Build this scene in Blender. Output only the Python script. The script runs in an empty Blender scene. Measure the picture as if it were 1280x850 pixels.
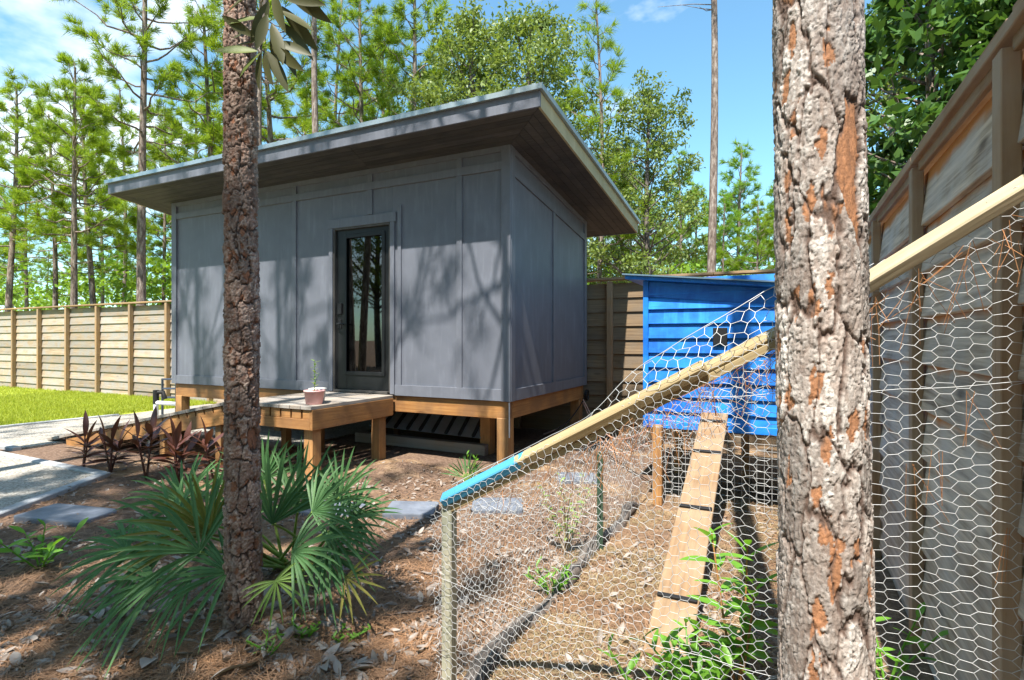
import bpy, math, random
import numpy as np
from mathutils import Vector, Matrix, Euler

# ------------------------------------------------------------------ scene, camera, light
sc = bpy.context.scene
COL = sc.collection
R = math.radians
FP, CXP, CYP, CAMH = 690.0, 640.0, 425.0, 1.4
TH = math.atan(340 / 690.0)
FW = np.array([-math.sin(TH), math.cos(TH), 0.0])
RT = np.array([math.cos(TH), math.sin(TH), 0.0])
UP = np.array([0, 0, 1.0])

cd = bpy.data.cameras.new('camera')
cam = bpy.data.objects.new('camera', cd)
COL.objects.link(cam)
cam.location = (0, 0, CAMH)
cam.rotation_euler = (R(90), 0, TH)
cd.sensor_fit = 'HORIZONTAL'
cd.sensor_width = 36
cd.lens = 36 * FP / 1280
cd.clip_start = 0.05
cd.clip_end = 2000
sc.camera = cam

SUN = Vector((0.095, -1.0, 1.80)).normalized()
ELEV = math.asin(SUN.z)
w = bpy.data.worlds.new('World')
sc.world = w
w.use_nodes = True
nt = w.node_tree
nt.nodes.clear()
out = nt.nodes.new('ShaderNodeOutputWorld')
bg = nt.nodes.new('ShaderNodeBackground')
sky = nt.nodes.new('ShaderNodeTexSky')
sky.sky_type = 'NISHITA'
sky.sun_disc = False
sky.sun_elevation = ELEV
sky.sun_rotation = math.atan2(SUN.x, SUN.y)
sky.air_density = 1.0
sky.dust_density = 0.3
sky.ozone_density = 0.6
bg.inputs['Strength'].default_value = 0.10
tc = nt.nodes.new('ShaderNodeTexCoord')
mp = nt.nodes.new('ShaderNodeMapping')
mp.inputs['Location'].default_value = (4.6, 5.65, 2.9)
mp.inputs['Scale'].default_value = (1.0, 1.0, 2.2)
nz = nt.nodes.new('ShaderNodeTexNoise')
nz.inputs['Scale'].default_value = 1.7
nz.inputs['Detail'].default_value = 7
nz.inputs['Roughness'].default_value = 0.55
rp = nt.nodes.new('ShaderNodeValToRGB')
rp.color_ramp.elements[0].position = 0.54
rp.color_ramp.elements[1].position = 0.68
mx = nt.nodes.new('ShaderNodeMixRGB')
mx.inputs['Color2'].default_value = (7.5, 7.7, 7.9, 1)
L = nt.links.new
L(tc.outputs['Generated'], mp.inputs['Vector'])
L(mp.outputs[0], nz.inputs['Vector'])
L(nz.outputs['Fac'], rp.inputs['Fac'])
L(rp.outputs['Color'], mx.inputs['Fac'])
tint = nt.nodes.new('ShaderNodeMixRGB')
tint.blend_type = 'MULTIPLY'
tint.inputs['Fac'].default_value = 1.0
tint.inputs['Color2'].default_value = (0.88, 1.24, 1.22, 1)
L(sky.outputs[0], tint.inputs['Color1'])
L(tint.outputs[0], mx.inputs['Color1'])
L(mx.outputs[0], bg.inputs['Color'])
L(bg.outputs[0], out.inputs['Surface'])

sl = bpy.data.lights.new('sun', 'SUN')
sl.energy = 5.0
sl.angle = R(0.53)
sl.color = (1.0, 0.95, 0.86)
so = bpy.data.objects.new('sun', sl)
COL.objects.link(so)
so.rotation_euler = SUN.to_track_quat('Z', 'Y').to_euler()
so.location = (2, -12, 22)

sc.view_settings.view_transform = 'Standard'
sc.view_settings.look = 'None'
sc.view_settings.exposure = 1.32
sc.view_settings.gamma = 1
sc.view_settings.use_curve_mapping = False
sc.cycles.max_bounces = 8
sc.cycles.diffuse_bounces = 4
sc.cycles.transparent_max_bounces = 12
sc.cycles.caustics_reflective = False
sc.cycles.caustics_refractive = False
sc.cycles.use_denoising = True

rng = np.random.default_rng(11)
random.seed(5)


def at(px, py, depth):
    """world point seen at a photo pixel, at a known distance"""
    return np.array([0, 0, CAMH]) + depth * (FW + RT * (px - CXP) / FP + UP * (CYP - py) / FP)


def on_ground(px, py, z=0.0):
    return at(px, py, FP * (CAMH - z) / (py - CYP))


# ------------------------------------------------------------------ noise helpers
def _h(i, j, s):
    v = np.sin(i * 127.1 + j * 311.7 + s * 74.7) * 43758.5453
    return v - np.floor(v)


def vnoise(u, v, s=0):
    i, j = np.floor(u), np.floor(v)
    f, g = u - i, v - j
    f = f * f * (3 - 2 * f)
    g = g * g * (3 - 2 * g)
    return (_h(i, j, s) * (1 - f) + _h(i + 1, j, s) * f) * (1 - g) + (_h(i, j + 1, s) * (1 - f) + _h(i + 1, j + 1, s) * f) * g


def fbm(u, v, s=0, o=4):
    t, a, n = 0, 0.5, 0
    for k in range(o):
        t = t + a * vnoise(u * 2 ** k, v * 2 ** k, s + k * 3.1)
        n += a
        a *= 0.5
    return t / n


def voro(u, v, s, per=None):
    """F1, F2 and the random id of the nearest cell on a jittered unit grid; u wraps with period per"""
    iu, iv = np.floor(u), np.floor(v)
    f1 = np.full(u.shape, 9.0)
    f2 = np.full(u.shape, 9.0)
    idd = np.zeros(u.shape)
    for a in (-1, 0, 1):
        for b in (-1, 0, 1):
            ci, cj = iu + a, iv + b
            wi = np.mod(ci, per) if per else ci
            du = ci + 0.12 + 0.76 * _h(wi, cj, s) - u
            dv = cj + 0.12 + 0.76 * _h(wi, cj, s + 1.7) - v
            d = np.sqrt(du * du + dv * dv)
            n = d < f1
            f2 = np.where(n, f1, np.minimum(f2, d))
            idd = np.where(n, _h(wi, cj, s + 5.3), idd)
            f1 = np.where(n, d, f1)
    return f1, f2, idd


def sstep(a, b, x):
    t = np.clip((x - a) / (b - a), 0, 1)
    return t * t * (3 - 2 * t)


def gh(x, y):
    """height of the ground"""
    x = np.asarray(x, float)
    y = np.asarray(y, float)
    near = np.exp(-((x + 3.5) / 7) ** 4 - ((y - 2.5) / 3.5) ** 4)
    h = near * (0.045 * (fbm(x * 0.9, y * 0.9, 3) - 0.5) + 0.03 * (fbm(x * 4, y * 4, 8) - 0.5))
    h += 0.07 * np.exp(-(((x + 2.34) / 0.45) ** 2 + ((y - 1.8) / 0.4) ** 2))
    h += 0.10 * np.exp(-(((x + 3.62) / 0.33) ** 2 + ((y - 4.75) / 0.22) ** 2))
    pad = np.exp(-((x + 8.2) / 2.6) ** 8 - ((y - 5) / 3.0) ** 8)
    return h * (1 - 0.9 * pad)


# ------------------------------------------------------------------ mesh builder and scene tree
ORI = {}


class MB:
    def __init__(self):
        self.v, self.f, self.n, self.c = [], [], 0, []

    def add(self, v, f, col=None):
        v = np.asarray(v, float).reshape(-1, 3)
        f = np.asarray(f, np.int64)
        self.v.append(v)
        self.f.append(f + self.n)
        self.n += len(v)
        if col is not None:
            self.c.append(np.broadcast_to(np.asarray(col, float), (len(v), 3)))

    def box(self, lo, hi, ch=0.0):
        lo, hi = np.minimum(lo, hi), np.maximum(lo, hi)
        c, d = (np.array(lo) + hi) / 2, (np.array(hi) - lo)
        v, f = cbox(d, ch)
        for a in f:
            self.add(v + c, a)
            v = v[:0] if False else v
        return self

    def bar(self, a, b, wd, ht, up=(0, 0, 1), ch=0.0):
        a, b = np.asarray(a, float), np.asarray(b, float)
        M = frame(a, b, up)
        v, f = cbox((np.linalg.norm(b - a), wd, ht), ch)
        v = v @ M.T + (a + b) / 2
        for q in f:
            self.add(v, q)
        return self

    def tube(self, p, r, n=6, cap=True):
        p = np.asarray(p, float)
        k = len(p)
        r = np.broadcast_to(np.asarray(r, float), (k,))
        t = np.gradient(p, axis=0)
        t /= np.linalg.norm(t, axis=1)[:, None] + 1e-9
        ref = np.array([0, 0, 1.0]) if abs(t[:, 2]).mean() < 0.8 else np.array([1.0, 0.1, 0])
        a = np.cross(t, ref)
        a /= np.linalg.norm(a, axis=1)[:, None] + 1e-9
        b = np.cross(t, a)
        th = np.arange(n) * 2 * math.pi / n
        v = p[:, None] + r[:, None, None] * (a[:, None] * np.cos(th)[None, :, None] + b[:, None] * np.sin(th)[None, :, None])
        i = np.arange(k - 1)[:, None] * n
        j = np.arange(n)[None]
        j2 = (j + 1) % n
        f = np.stack([i + j, i + n + j, i + n + j2, i + j2], -1).reshape(-1, 4)
        self.add(v.reshape(-1, 3), f)
        if cap:
            for e, o in ((0, 1), (k - 1, -1)):
                base = np.arange(n)
                self.add(np.vstack([v[e], p[e]]), np.stack([base, (base + 1) % n, np.full(n, n)], -1)[:, ::o])
        return self

    def build(self, name, mat, parent=None, origin=None, smooth=False):
        v = np.vstack(self.v)
        o = np.array(origin if origin is not None else (ORI[parent.name] if parent else (0, 0, 0)), float)
        me = mesh_np(name, v - o, self.f, smooth)
        if self.c:
            ca = me.color_attributes.new('tint', 'FLOAT_COLOR', 'POINT')
            cc = np.vstack(self.c)
            ca.data.foreach_set('color', np.hstack([cc, np.ones((len(cc), 1))]).astype(np.float32).ravel())
        ob = link(name, me, mat, parent)
        if parent is None:
            ob.location = o
        ORI[ob.name] = o
        return ob


def frame(a, b, up=(0, 0, 1)):
    x = np.asarray(b, float) - a
    x = x / np.linalg.norm(x)
    y = np.cross(up, x)
    if np.linalg.norm(y) < 1e-5:
        y = np.cross((0, 1, 0), x)
    y /= np.linalg.norm(y)
    return np.stack([x, y, np.cross(x, y)], 1)


_cb = {}


def cbox(d, ch):
    d = np.asarray(d, float) / 2
    if ch <= 0:
        v = np.array([[x, y, z] for x in (-1, 1) for y in (-1, 1) for z in (-1, 1)]) * d
        return v, [np.array([[0, 1, 3, 2], [4, 6, 7, 5], [0, 4, 5, 1], [2, 3, 7, 6], [0, 2, 6, 4], [1, 5, 7, 3]])]
    v, ix = [], {}
    for sx in (-1, 1):
        for sy in (-1, 1):
            for sz in (-1, 1):
                s = np.array([sx, sy, sz])
                for ax in range(3):
                    q = s * d
                    for o in range(3):
                        if o != ax:
                            q[o] -= s[o] * ch
                    ix[(sx, sy, sz, ax)] = len(v)
                    v.append(q)
    v = np.array(v)
    quads, tris = [], []
    for ax in range(3):
        o1, o2 = [o for o in range(3) if o != ax]
        for s in (-1, 1):
            q = []
            for a, b in ((-1, -1), (1, -1), (1, 1), (-1, 1)):
                k = [0, 0, 0]
                k[ax], k[o1], k[o2] = s, a, b
                q.append(ix[(*k, ax)])
            quads.append(q)
    for ax in range(3):
        o1, o2 = [o for o in range(3) if o != ax]
        for a in (-1, 1):
            for b in (-1, 1):
                k0, k1 = [0, 0, 0], [0, 0, 0]
                for k, s in ((k0, -1), (k1, 1)):
                    k[ax], k[o1], k[o2] = s, a, b
                quads.append([ix[(*k0, o1)], ix[(*k1, o1)], ix[(*k1, o2)], ix[(*k0, o2)]])
    for sx in (-1, 1):
        for sy in (-1, 1):
            for sz in (-1, 1):
                tris.append([ix[(sx, sy, sz, a)] for a in range(3)])

    def fix(fs):
        o = []
        for q in fs:
            p = v[q]
            n = np.cross(p[1] - p[0], p[2] - p[0])
            o.append(q if n @ p.mean(0) > 0 else q[::-1])
        return np.array(o)
    return v, [fix(quads), fix(tris)]


def mesh_np(name, v, flist, smooth=False):
    me = bpy.data.meshes.new(name)
    lt = np.concatenate([np.full(len(f), f.shape[1]) for f in flist])
    li = np.concatenate([f.ravel() for f in flist])
    me.vertices.add(len(v))
    me.vertices.foreach_set('co', np.asarray(v, np.float32).ravel())
    me.loops.add(len(li))
    me.loops.foreach_set('vertex_index', li.astype(np.int32))
    me.polygons.add(len(lt))
    me.polygons.foreach_set('loop_start', np.concatenate([[0], np.cumsum(lt)[:-1]]).astype(np.int32))
    try:
        me.polygons.foreach_set('loop_total', lt.astype(np.int32))
    except Exception:
        pass
    me.update(calc_edges=True)
    if smooth:
        me.polygons.foreach_set('use_smooth', np.ones(len(lt), bool))
    else:
        me.polygons.foreach_set('use_smooth', np.zeros(len(lt), bool))
    me.validate()
    return me


def link(name, me, mat=None, parent=None):
    if mat is not None and me is not None and len(me.materials) == 0:
        me.materials.append(M[mat] if isinstance(mat, str) else mat)
    ob = bpy.data.objects.new(name, me)
    COL.objects.link(ob)
    if parent is not None:
        ob.parent = parent
        ORI[ob.name] = ORI.get(parent.name, np.zeros(3))
    return ob


def tag(o, label=None, cat=None, group=None, kind=None):
    for k, v in (('label', label), ('category', cat), ('group', group), ('kind', kind)):
        if v:
            o[k] = v
    return o


def thing(name, label, cat, loc=(0, 0, 0), group=None):
    o = bpy.data.objects.new(name, None)
    o.empty_display_size = 0.2
    COL.objects.link(o)
    o.location = loc
    ORI[o.name] = np.array(loc, float)
    return tag(o, label, cat, group)


def copy_tree(o, loc, rz, scale=1.0, label=None, group=None):
    r = o.copy()
    COL.objects.link(r)
    r.location = loc
    r.rotation_euler = (0, 0, rz)
    r.scale = (scale,) * 3
    ORI[r.name] = np.array(loc, float)
    if label:
        r['label'] = label
    if group:
        r['group'] = group
    for ch in list(o.children):
        c = ch.copy()
        COL.objects.link(c)
        c.parent = r
        for g in ch.children:
            d = g.copy()
            COL.objects.link(d)
            d.parent = c
    return r


_bm = {}


def board(name, mat, parent, a, b, wd, ht, up=(0, 0, 1), ch=0.003, variant=0):
    """one plank from a to b as an object sharing its mesh with equal planks"""
    a, b = np.asarray(a, float), np.asarray(b, float)
    ln = np.linalg.norm(b - a)
    key = (round(ln, 3), round(wd, 4), round(ht, 4), ch, mat, variant)
    if key not in _bm:
        v, f = cbox((ln, wd, ht), ch)
        _bm[key] = mesh_np(name, v, [q for q in f])
        _bm[key].materials.append(M[mat])
    ob = bpy.data.objects.new(name, _bm[key])
    COL.objects.link(ob)
    mt = Matrix(frame(a, b, up).tolist()).to_4x4()
    o = ORI[parent.name] if parent else np.zeros(3)
    mt.translation = Vector(((a + b) / 2 - o).tolist())
    ob.matrix_basis = mt
    if parent:
        ob.parent = parent
    ORI[ob.name] = (a + b) / 2
    return ob


# ------------------------------------------------------------------ materials
M = {}


class NT:
    def __init__(self, name):
        m = bpy.data.materials.new(name)
        m.use_nodes = True
        M[name] = m
        self.t = m.node_tree
        self.t.nodes.clear()
        self.o = self.n('OutputMaterial')

    def n(self, k, **kw):
        x = self.t.nodes.new('ShaderNode' + k)
        for a, b in kw.items():
            setattr(x, a, b)
        return x

    def l(self, a, b):
        self.t.links.new(a, b)

    def noise(self, vec, scale, detail=5, rough=0.55):
        x = self.n('TexNoise')
        x.inputs['Scale'].default_value = scale
        x.inputs['Detail'].default_value = detail
        x.inputs['Roughness'].default_value = rough
        if vec is not None:
            self.l(vec, x.inputs['Vector'])
        return x.outputs['Fac']

    def ramp(self, fac, stops):
        x = self.n('ValToRGB')
        e = x.color_ramp.elements
        while len(e) < len(stops):
            e.new(0.5)
        for i, (p, c) in enumerate(stops):
            e[i].position = p
            e[i].color = (*c, 1) if len(c) == 3 else c
        self.l(fac, x.inputs['Fac'])
        return x.outputs['Color']

    def mix(self, fac, a, b, mode='MIX'):
        x = self.n('MixRGB', blend_type=mode)
        for s, v in ((x.inputs['Fac'], fac), (x.inputs['Color1'], a), (x.inputs['Color2'], b)):
            if isinstance(v, (int, float)):
                s.default_value = v
            elif isinstance(v, tuple):
                s.default_value = (*v, 1)
            else:
                self.l(v, s)
        return x.outputs[0]

    def math(self, op, a, b=None):
        x = self.n('Math', operation=op)
        for s, v in ((x.inputs[0], a), (x.inputs[1], b)):
            if v is None:
                continue
            if isinstance(v, (int, float)):
                s.default_value = v
            else:
                self.l(v, s)
        return x.outputs[0]

    def bump(self, h, strength=0.3, dist=0.01):
        x = self.n('Bump')
        x.inputs['Strength'].default_value = strength
        x.inputs['Distance'].default_value = dist
        self.l(h, x.inputs['Height'])
        return x.outputs[0]

    def coords(self, scale=(1, 1, 1), rnd=True, kind='Object'):
        t = self.n('TexCoord')
        m = self.n('Mapping')
        m.inputs['Scale'].default_value = scale
        self.l(t.outputs[kind], m.inputs['Vector'])
        if rnd:
            oi = self.n('ObjectInfo')
            c = self.n('CombineXYZ')
            k = self.math('MULTIPLY', oi.outputs['Random'], 37.0)
            for i in range(3):
                self.l(k, c.inputs[i])
            self.l(c.outputs[0], m.inputs['Location'])
        return m.outputs[0]

    def bsdf(self, col, rough=0.6, metal=0.0, normal=None, spec=None):
        b = self.n('BsdfPrincipled')
        for s, v in (('Base Color', col), ('Roughness', rough), ('Metallic', metal)):
            if isinstance(v, (int, float)):
                b.inputs[s].default_value = v
            elif isinstance(v, tuple):
                b.inputs[s].default_value = (*v, 1)
            else:
                self.l(v, b.inputs[s])
        if normal is not None:
            self.l(normal, b.inputs['Normal'])
        if spec is not None:
            b.inputs['Specular IOR Level'].default_value = spec
        return b.outputs[0]

    def done(self, sh):
        self.l(sh, self.o.inputs['Surface'])


def wood(name, lo, hi, grey=None, ga=0.0, axis=0, rough=0.75, var=0.3, grain=1.0):
    """sawn timber: fine grain along one local axis, knots, blotches, weathering"""
    N = NT(name)
    s = [16 * grain] * 3
    s[axis] = 0.7 * grain
    co = N.coords(tuple(s))
    g = N.noise(co, 3.0, 8, 0.6)
    c = N.ramp(g, [(0.3, lo), (0.7, hi)])
    k = [5.0] * 3
    k[axis] = 1.6
    vo = N.n('TexVoronoi')
    vo.inputs['Scale'].default_value = 1.0
    N.l(N.coords(tuple(k)), vo.inputs['Vector'])
    kn = N.ramp(vo.outputs['Distance'], [(0.05, (1, 1, 1)), (0.13, (0, 0, 0))])
    c = N.mix(N.math('MULTIPLY', kn, 0.75), c, tuple(x * 0.3 for x in lo))
    bl = N.noise(N.coords((2.2, 2.2, 2.2)), 1.6, 5)
    if grey:
        f = N.math('MULTIPLY', N.ramp(bl, [(0.38, (0, 0, 0)), (0.62, (1, 1, 1))]), ga)
        c = N.mix(f, c, grey)
    oi = N.n('ObjectInfo')
    br = N.math('MULTIPLY_ADD', oi.outputs['Random'], var)
    br.node.inputs[2].default_value = 1 - var / 2
    hs = N.n('HueSaturation')
    N.l(br, hs.inputs['Value'])
    N.l(c, hs.inputs['Color'])
    N.done(N.bsdf(hs.outputs[0], rough, 0, N.bump(g, 0.35, 0.006), 0.25))


def paint(name, col, col2, rough=0.55, scale=6.0, bump=0.15, lift=.02):
    N = NT(name)
    co = N.coords((1, 1, 1))
    a = N.noise(co, scale, 6)
    c = N.ramp(a, [(0.3, col), (0.72, col2)])
    st = N.noise(N.coords((9, 9, 1.2)), 2.0, 5)
    c = N.mix(N.math('MULTIPLY', N.ramp(st, [(0.52, (0, 0, 0)), (0.75, (1, 1, 1))]), 0.3), c, tuple(min(1, x * 1.5 + lift) for x in col2))
    fine = N.noise(N.coords((30, 30, 4)), 6.0, 5)
    N.done(N.bsdf(c, rough, 0, N.bump(fine, bump, 0.004), 0.3))


def metal(name, col, rough=0.35, m=0.9, scale=8):
    N = NT(name)
    a = N.noise(N.coords(), scale, 6)
    c = N.ramp(a, [(0.3, tuple(x * 0.75 for x in col)), (0.7, col)])
    N.done(N.bsdf(c, rough, m, N.bump(a, 0.08, 0.003)))


def leafmat(name, a, b, trans=0.35, gloss=0.25, rough=0.45, big=0.6):
    """leaf: colour varies leaf by leaf and clump by clump, lets light through"""
    N = NT(name)
    g = N.n('NewGeometry')
    oi = N.n('ObjectInfo')
    k = N.math('ADD', N.math('MULTIPLY', g.outputs['Random Per Island'], 0.65), N.math('MULTIPLY', oi.outputs['Random'], 0.35))
    c = N.mix(k, a, b)
    nz_ = N.noise(N.coords((1, 1, 1), True), big, 3)
    c = N.mix(N.ramp(nz_, [(0.4, (0, 0, 0)), (0.62, (1, 1, 1))]), c, N.mix(0.5, c, tuple((x + y) * 0.42 for x, y in zip(a, b))))
    p = N.bsdf(c, rough, 0, None, gloss)
    t = N.n('BsdfTranslucent')
    N.l(N.mix(0.5, c, (1.0, 0.95, 0.25), 'OVERLAY'), t.inputs['Color'])
    m = N.n('MixShader')
    m.inputs[0].default_value = trans
    N.l(p, m.inputs[1])
    N.l(t.outputs[0], m.inputs[2])
    N.done(m.outputs[0])


paint('siding_paint', (0.112, 0.120, 0.146), (0.138, 0.147, 0.178), 0.5, 3.0)
paint('trim_paint', (0.118, 0.125, 0.150), (0.146, 0.154, 0.184), 0.5, 5.0)
paint('khaki_fascia', (0.30, 0.27, 0.16), (0.38, 0.34, 0.21), 0.6, 4.0)
paint('door_paint', (0.007, 0.0075, 0.0085), (0.011, 0.0115, 0.013), 0.45, 4.0, 0.05, .003)
paint('jamb_paint', (0.05, 0.045, 0.042), (0.085, 0.078, 0.072), 0.5, 4.0)
paint('blue_paint', (0.006, 0.085, 0.42), (0.022, 0.24, 0.72), 0.42, 5.0, 0.25)
paint('pot_pink', (0.62, 0.32, 0.31), (0.72, 0.42, 0.40), 0.5, 9.0)
paint('pot_white', (0.62, 0.60, 0.56), (0.74, 0.72, 0.68), 0.5, 9.0)
paint('pvc', (0.62, 0.64, 0.66), (0.74, 0.75, 0.76), 0.4, 7.0)
paint('black_plastic', (0.008, 0.008, 0.009), (0.013, 0.013, 0.015), 0.6, 9.0, .15, .003)
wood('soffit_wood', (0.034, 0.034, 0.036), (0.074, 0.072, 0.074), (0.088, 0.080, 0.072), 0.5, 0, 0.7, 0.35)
wood('new_lumber', (0.27, 0.115, 0.036), (0.45, 0.23, 0.082), (0.20, 0.105, 0.052), 0.7, 0, 0.6, 0.3)
wood('new_post', (0.28, 0.13, 0.046), (0.48, 0.265, 0.105), (0.22, 0.125, 0.066), 0.7, 0, 0.6, 0.3)
wood('deck_wood', (0.22, 0.18, 0.145), (0.34, 0.29, 0.24), (0.27, 0.26, 0.25), 0.7, 0, 0.8, 0.3)
wood('fence_wood', (0.22, 0.155, 0.10), (0.42, 0.33, 0.235), (0.28, 0.265, 0.25), 0.85, 0, 0.85, 0.5)
wood('fence_shade_wood', (0.17, 0.125, 0.09), (0.64, 0.53, 0.42), (0.48, 0.455, 0.44), 0.6, 0, 0.85, 0.3)
wood('fence_post_wood', (0.24, 0.14, 0.07), (0.38, 0.245, 0.13), (0.28, 0.22, 0.165), 0.5, 0, 0.8, 0.25)
wood('fence_wood_shade_tone', (0.13, 0.085, 0.05), (0.26, 0.18, 0.105), (0.17, 0.135, 0.10), 0.7, 0, 0.85, 0.45)  # fence wood browned and darkened to carry the shade near the coop
wood('side_post_wood', (0.22, 0.135, 0.075), (0.36, 0.245, 0.15), (0.36, 0.30, 0.24), 0.6, 0, 0.8, 0.25)
wood('rail_wood', (0.22, 0.155, 0.075), (0.36, 0.28, 0.155), (0.36, 0.29, 0.17), 0.4, 0, 0.7, 0.1)
wood('pale_rail_wood', (0.29, 0.235, 0.145), (0.42, 0.35, 0.235), (0.62, 0.52, 0.36), 0.4, 0, 0.7, 0.1)
wood('ramp_board_wood', (0.165, 0.098, 0.052), (0.28, 0.178, 0.098), (0.33, 0.25, 0.17), 0.5, 0, 0.75, 0.1)
wood('grey_post_wood', (0.20, 0.18, 0.13), (0.36, 0.33, 0.25), (0.22, 0.25, 0.20), 0.7, 0, 0.85, 0.2)
metal('roof_metal', (0.38, 0.45, 0.48), 0.4, 0.5, 3)
metal('coop_roof_metal', (0.22, 0.34, 0.46), 0.35, 0.6, 3)
metal('wire_metal', (0.56, 0.565, 0.57), 0.5, 0.35, 30)
metal('green_steel', (0.05, 0.09, 0.06), 0.5, 0.3, 12)
metal('dark_steel', (0.10, 0.12, 0.16), 0.35, 0.7, 9)
metal('sheet_steel', (0.62, 0.68, 0.78), 0.3, 0.5, 5)

# the strip of each plank kept dry by the lap above it stays orange
ft = M['fence_shade_wood'].node_tree
pb = [n for n in ft.nodes if n.type == 'BSDF_PRINCIPLED'][0]
src = pb.inputs['Base Color'].links[0].from_socket
t_ = ft.nodes.new('ShaderNodeTexCoord')
sx_ = ft.nodes.new('ShaderNodeSeparateXYZ')
ft.links.new(t_.outputs['Object'], sx_.inputs[0])
nn = ft.nodes.new('ShaderNodeTexNoise')
nn.inputs['Scale'].default_value = 5
nn.inputs['Detail'].default_value = 6
ft.links.new(t_.outputs['Object'], nn.inputs['Vector'])
ad = ft.nodes.new('ShaderNodeMath')
ad.operation = 'MULTIPLY_ADD'
ad.inputs[1].default_value = 0.10
ft.links.new(nn.outputs['Fac'], ad.inputs[0])
ft.links.new(sx_.outputs[2], ad.inputs[2])
rr_ = ft.nodes.new('ShaderNodeValToRGB')
rr_.color_ramp.elements[0].position = 0.10
rr_.color_ramp.elements[1].position = 0.14
ft.links.new(ad.outputs[0], rr_.inputs[0])
mm = ft.nodes.new('ShaderNodeMixRGB')
ft.links.new(rr_.outputs[0], mm.inputs[0])
ft.links.new(src, mm.inputs[1])
mm.inputs[2].default_value = (0.46, 0.19, 0.06, 1)
ft.links.new(mm.outputs[0], pb.inputs['Base Color'])

# rail partly painted blue at its low end
wood('blue_end_wood', (0.22, 0.155, 0.075), (0.36, 0.28, 0.155), (0.36, 0.29, 0.17), 0.4, 0, 0.7, 0.0)
mt = M['blue_end_wood'].node_tree
pb = [n for n in mt.nodes if n.type == 'BSDF_PRINCIPLED'][0]
src = pb.inputs['Base Color'].links[0].from_socket
t_ = mt.nodes.new('ShaderNodeTexCoord')
sx_ = mt.nodes.new('ShaderNodeSeparateXYZ')
mt.links.new(t_.outputs['Object'], sx_.inputs[0])
nn = mt.nodes.new('ShaderNodeTexNoise')
nn.inputs['Scale'].default_value = 22
nn.inputs['Detail'].default_value = 6
mt.links.new(t_.outputs['Object'], nn.inputs['Vector'])
ad = mt.nodes.new('ShaderNodeMath')
ad.operation = 'MULTIPLY_ADD'
ad.inputs[1].default_value = 0.34
mt.links.new(nn.outputs['Fac'], ad.inputs[0])
mt.links.new(sx_.outputs[0], ad.inputs[2])
lt_ = mt.nodes.new('ShaderNodeMath')
lt_.operation = 'LESS_THAN'
lt_.inputs[1].default_value = 0.02
mt.links.new(ad.outputs[0], lt_.inputs[0])
mm = mt.nodes.new('ShaderNodeMixRGB')
mt.links.new(lt_.outputs[0], mm.inputs[0])
mt.links.new(src, mm.inputs[1])
mm.inputs[2].default_value = (0.055, 0.25, 0.42, 1)
mt.links.new(mm.outputs[0], pb.inputs['Base Color'])

leafmat('pine_needles', (0.115, 0.215, 0.016), (0.33, 0.42, 0.046), 0.45, 0.2, 0.5, 0.5)
leafmat('pine_needles_far', (0.10, 0.22, 0.022), (0.27, 0.40, 0.055), 0.42, 0.15, 0.5, 0.4)
leafmat('oak_leaves', (0.095, 0.15, 0.030), (0.23, 0.29, 0.08), 0.32, 0.3, 0.45, 0.8)
leafmat('brush_leaves', (0.11, 0.23, 0.02), (0.30, 0.43, 0.06), 0.4, 0.2, 0.5, 0.5)
leafmat('magnolia_leaves', (0.03, 0.09, 0.02), (0.11, 0.20, 0.045), 0.25, 0.25, 0.4, 0.8)
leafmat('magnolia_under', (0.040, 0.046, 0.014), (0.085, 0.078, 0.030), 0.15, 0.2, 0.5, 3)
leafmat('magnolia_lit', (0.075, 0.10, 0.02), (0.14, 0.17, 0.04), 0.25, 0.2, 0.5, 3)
leafmat('palmetto_leaf', (0.042, 0.12, 0.040), (0.14, 0.26, 0.10), 0.25, 0.25, 0.5, 2)
leafmat('palmetto_old', (0.13, 0.16, 0.03), (0.27, 0.22, 0.06), 0.25, 0.4, 0.4, 2)
leafmat('palmetto_young', (0.16, 0.29, 0.06), (0.30, 0.40, 0.12), 0.35, 0.4, 0.35, 2)
leafmat('ti_leaf', (0.055, 0.018, 0.018), (0.15, 0.062, 0.042), 0.2, 0.5, 0.3, 2)
leafmat('weed_leaf', (0.085, 0.25, 0.022), (0.21, 0.42, 0.05), 0.4, 0.35, 0.4, 2)
leafmat('grass_blade', (0.21, 0.29, 0.025), (0.42, 0.45, 0.07), 0.35, 0.2, 0.5, 0.5)
leafmat('straw', (0.33, 0.145, 0.06), (0.52, 0.27, 0.13), 0.1, 0.2, 0.6, 2)
leafmat('straw_drift', (0.22, 0.11, 0.055), (0.46, 0.27, 0.15), 0.0, 0.2, 0.6, 2)
leafmat('straw_ground', (0.14, 0.075, 0.045), (0.36, 0.22, 0.13), 0.0, 0.2, 0.7, 2)
leafmat('dry_leaf', (0.12, 0.085, 0.066), (0.43, 0.38, 0.34), 0.05, 0.3, 0.55, 2)
leafmat('dry_grass', (0.22, 0.16, 0.085), (0.50, 0.40, 0.25), 0.2, 0.2, 0.6, 1)

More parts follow.
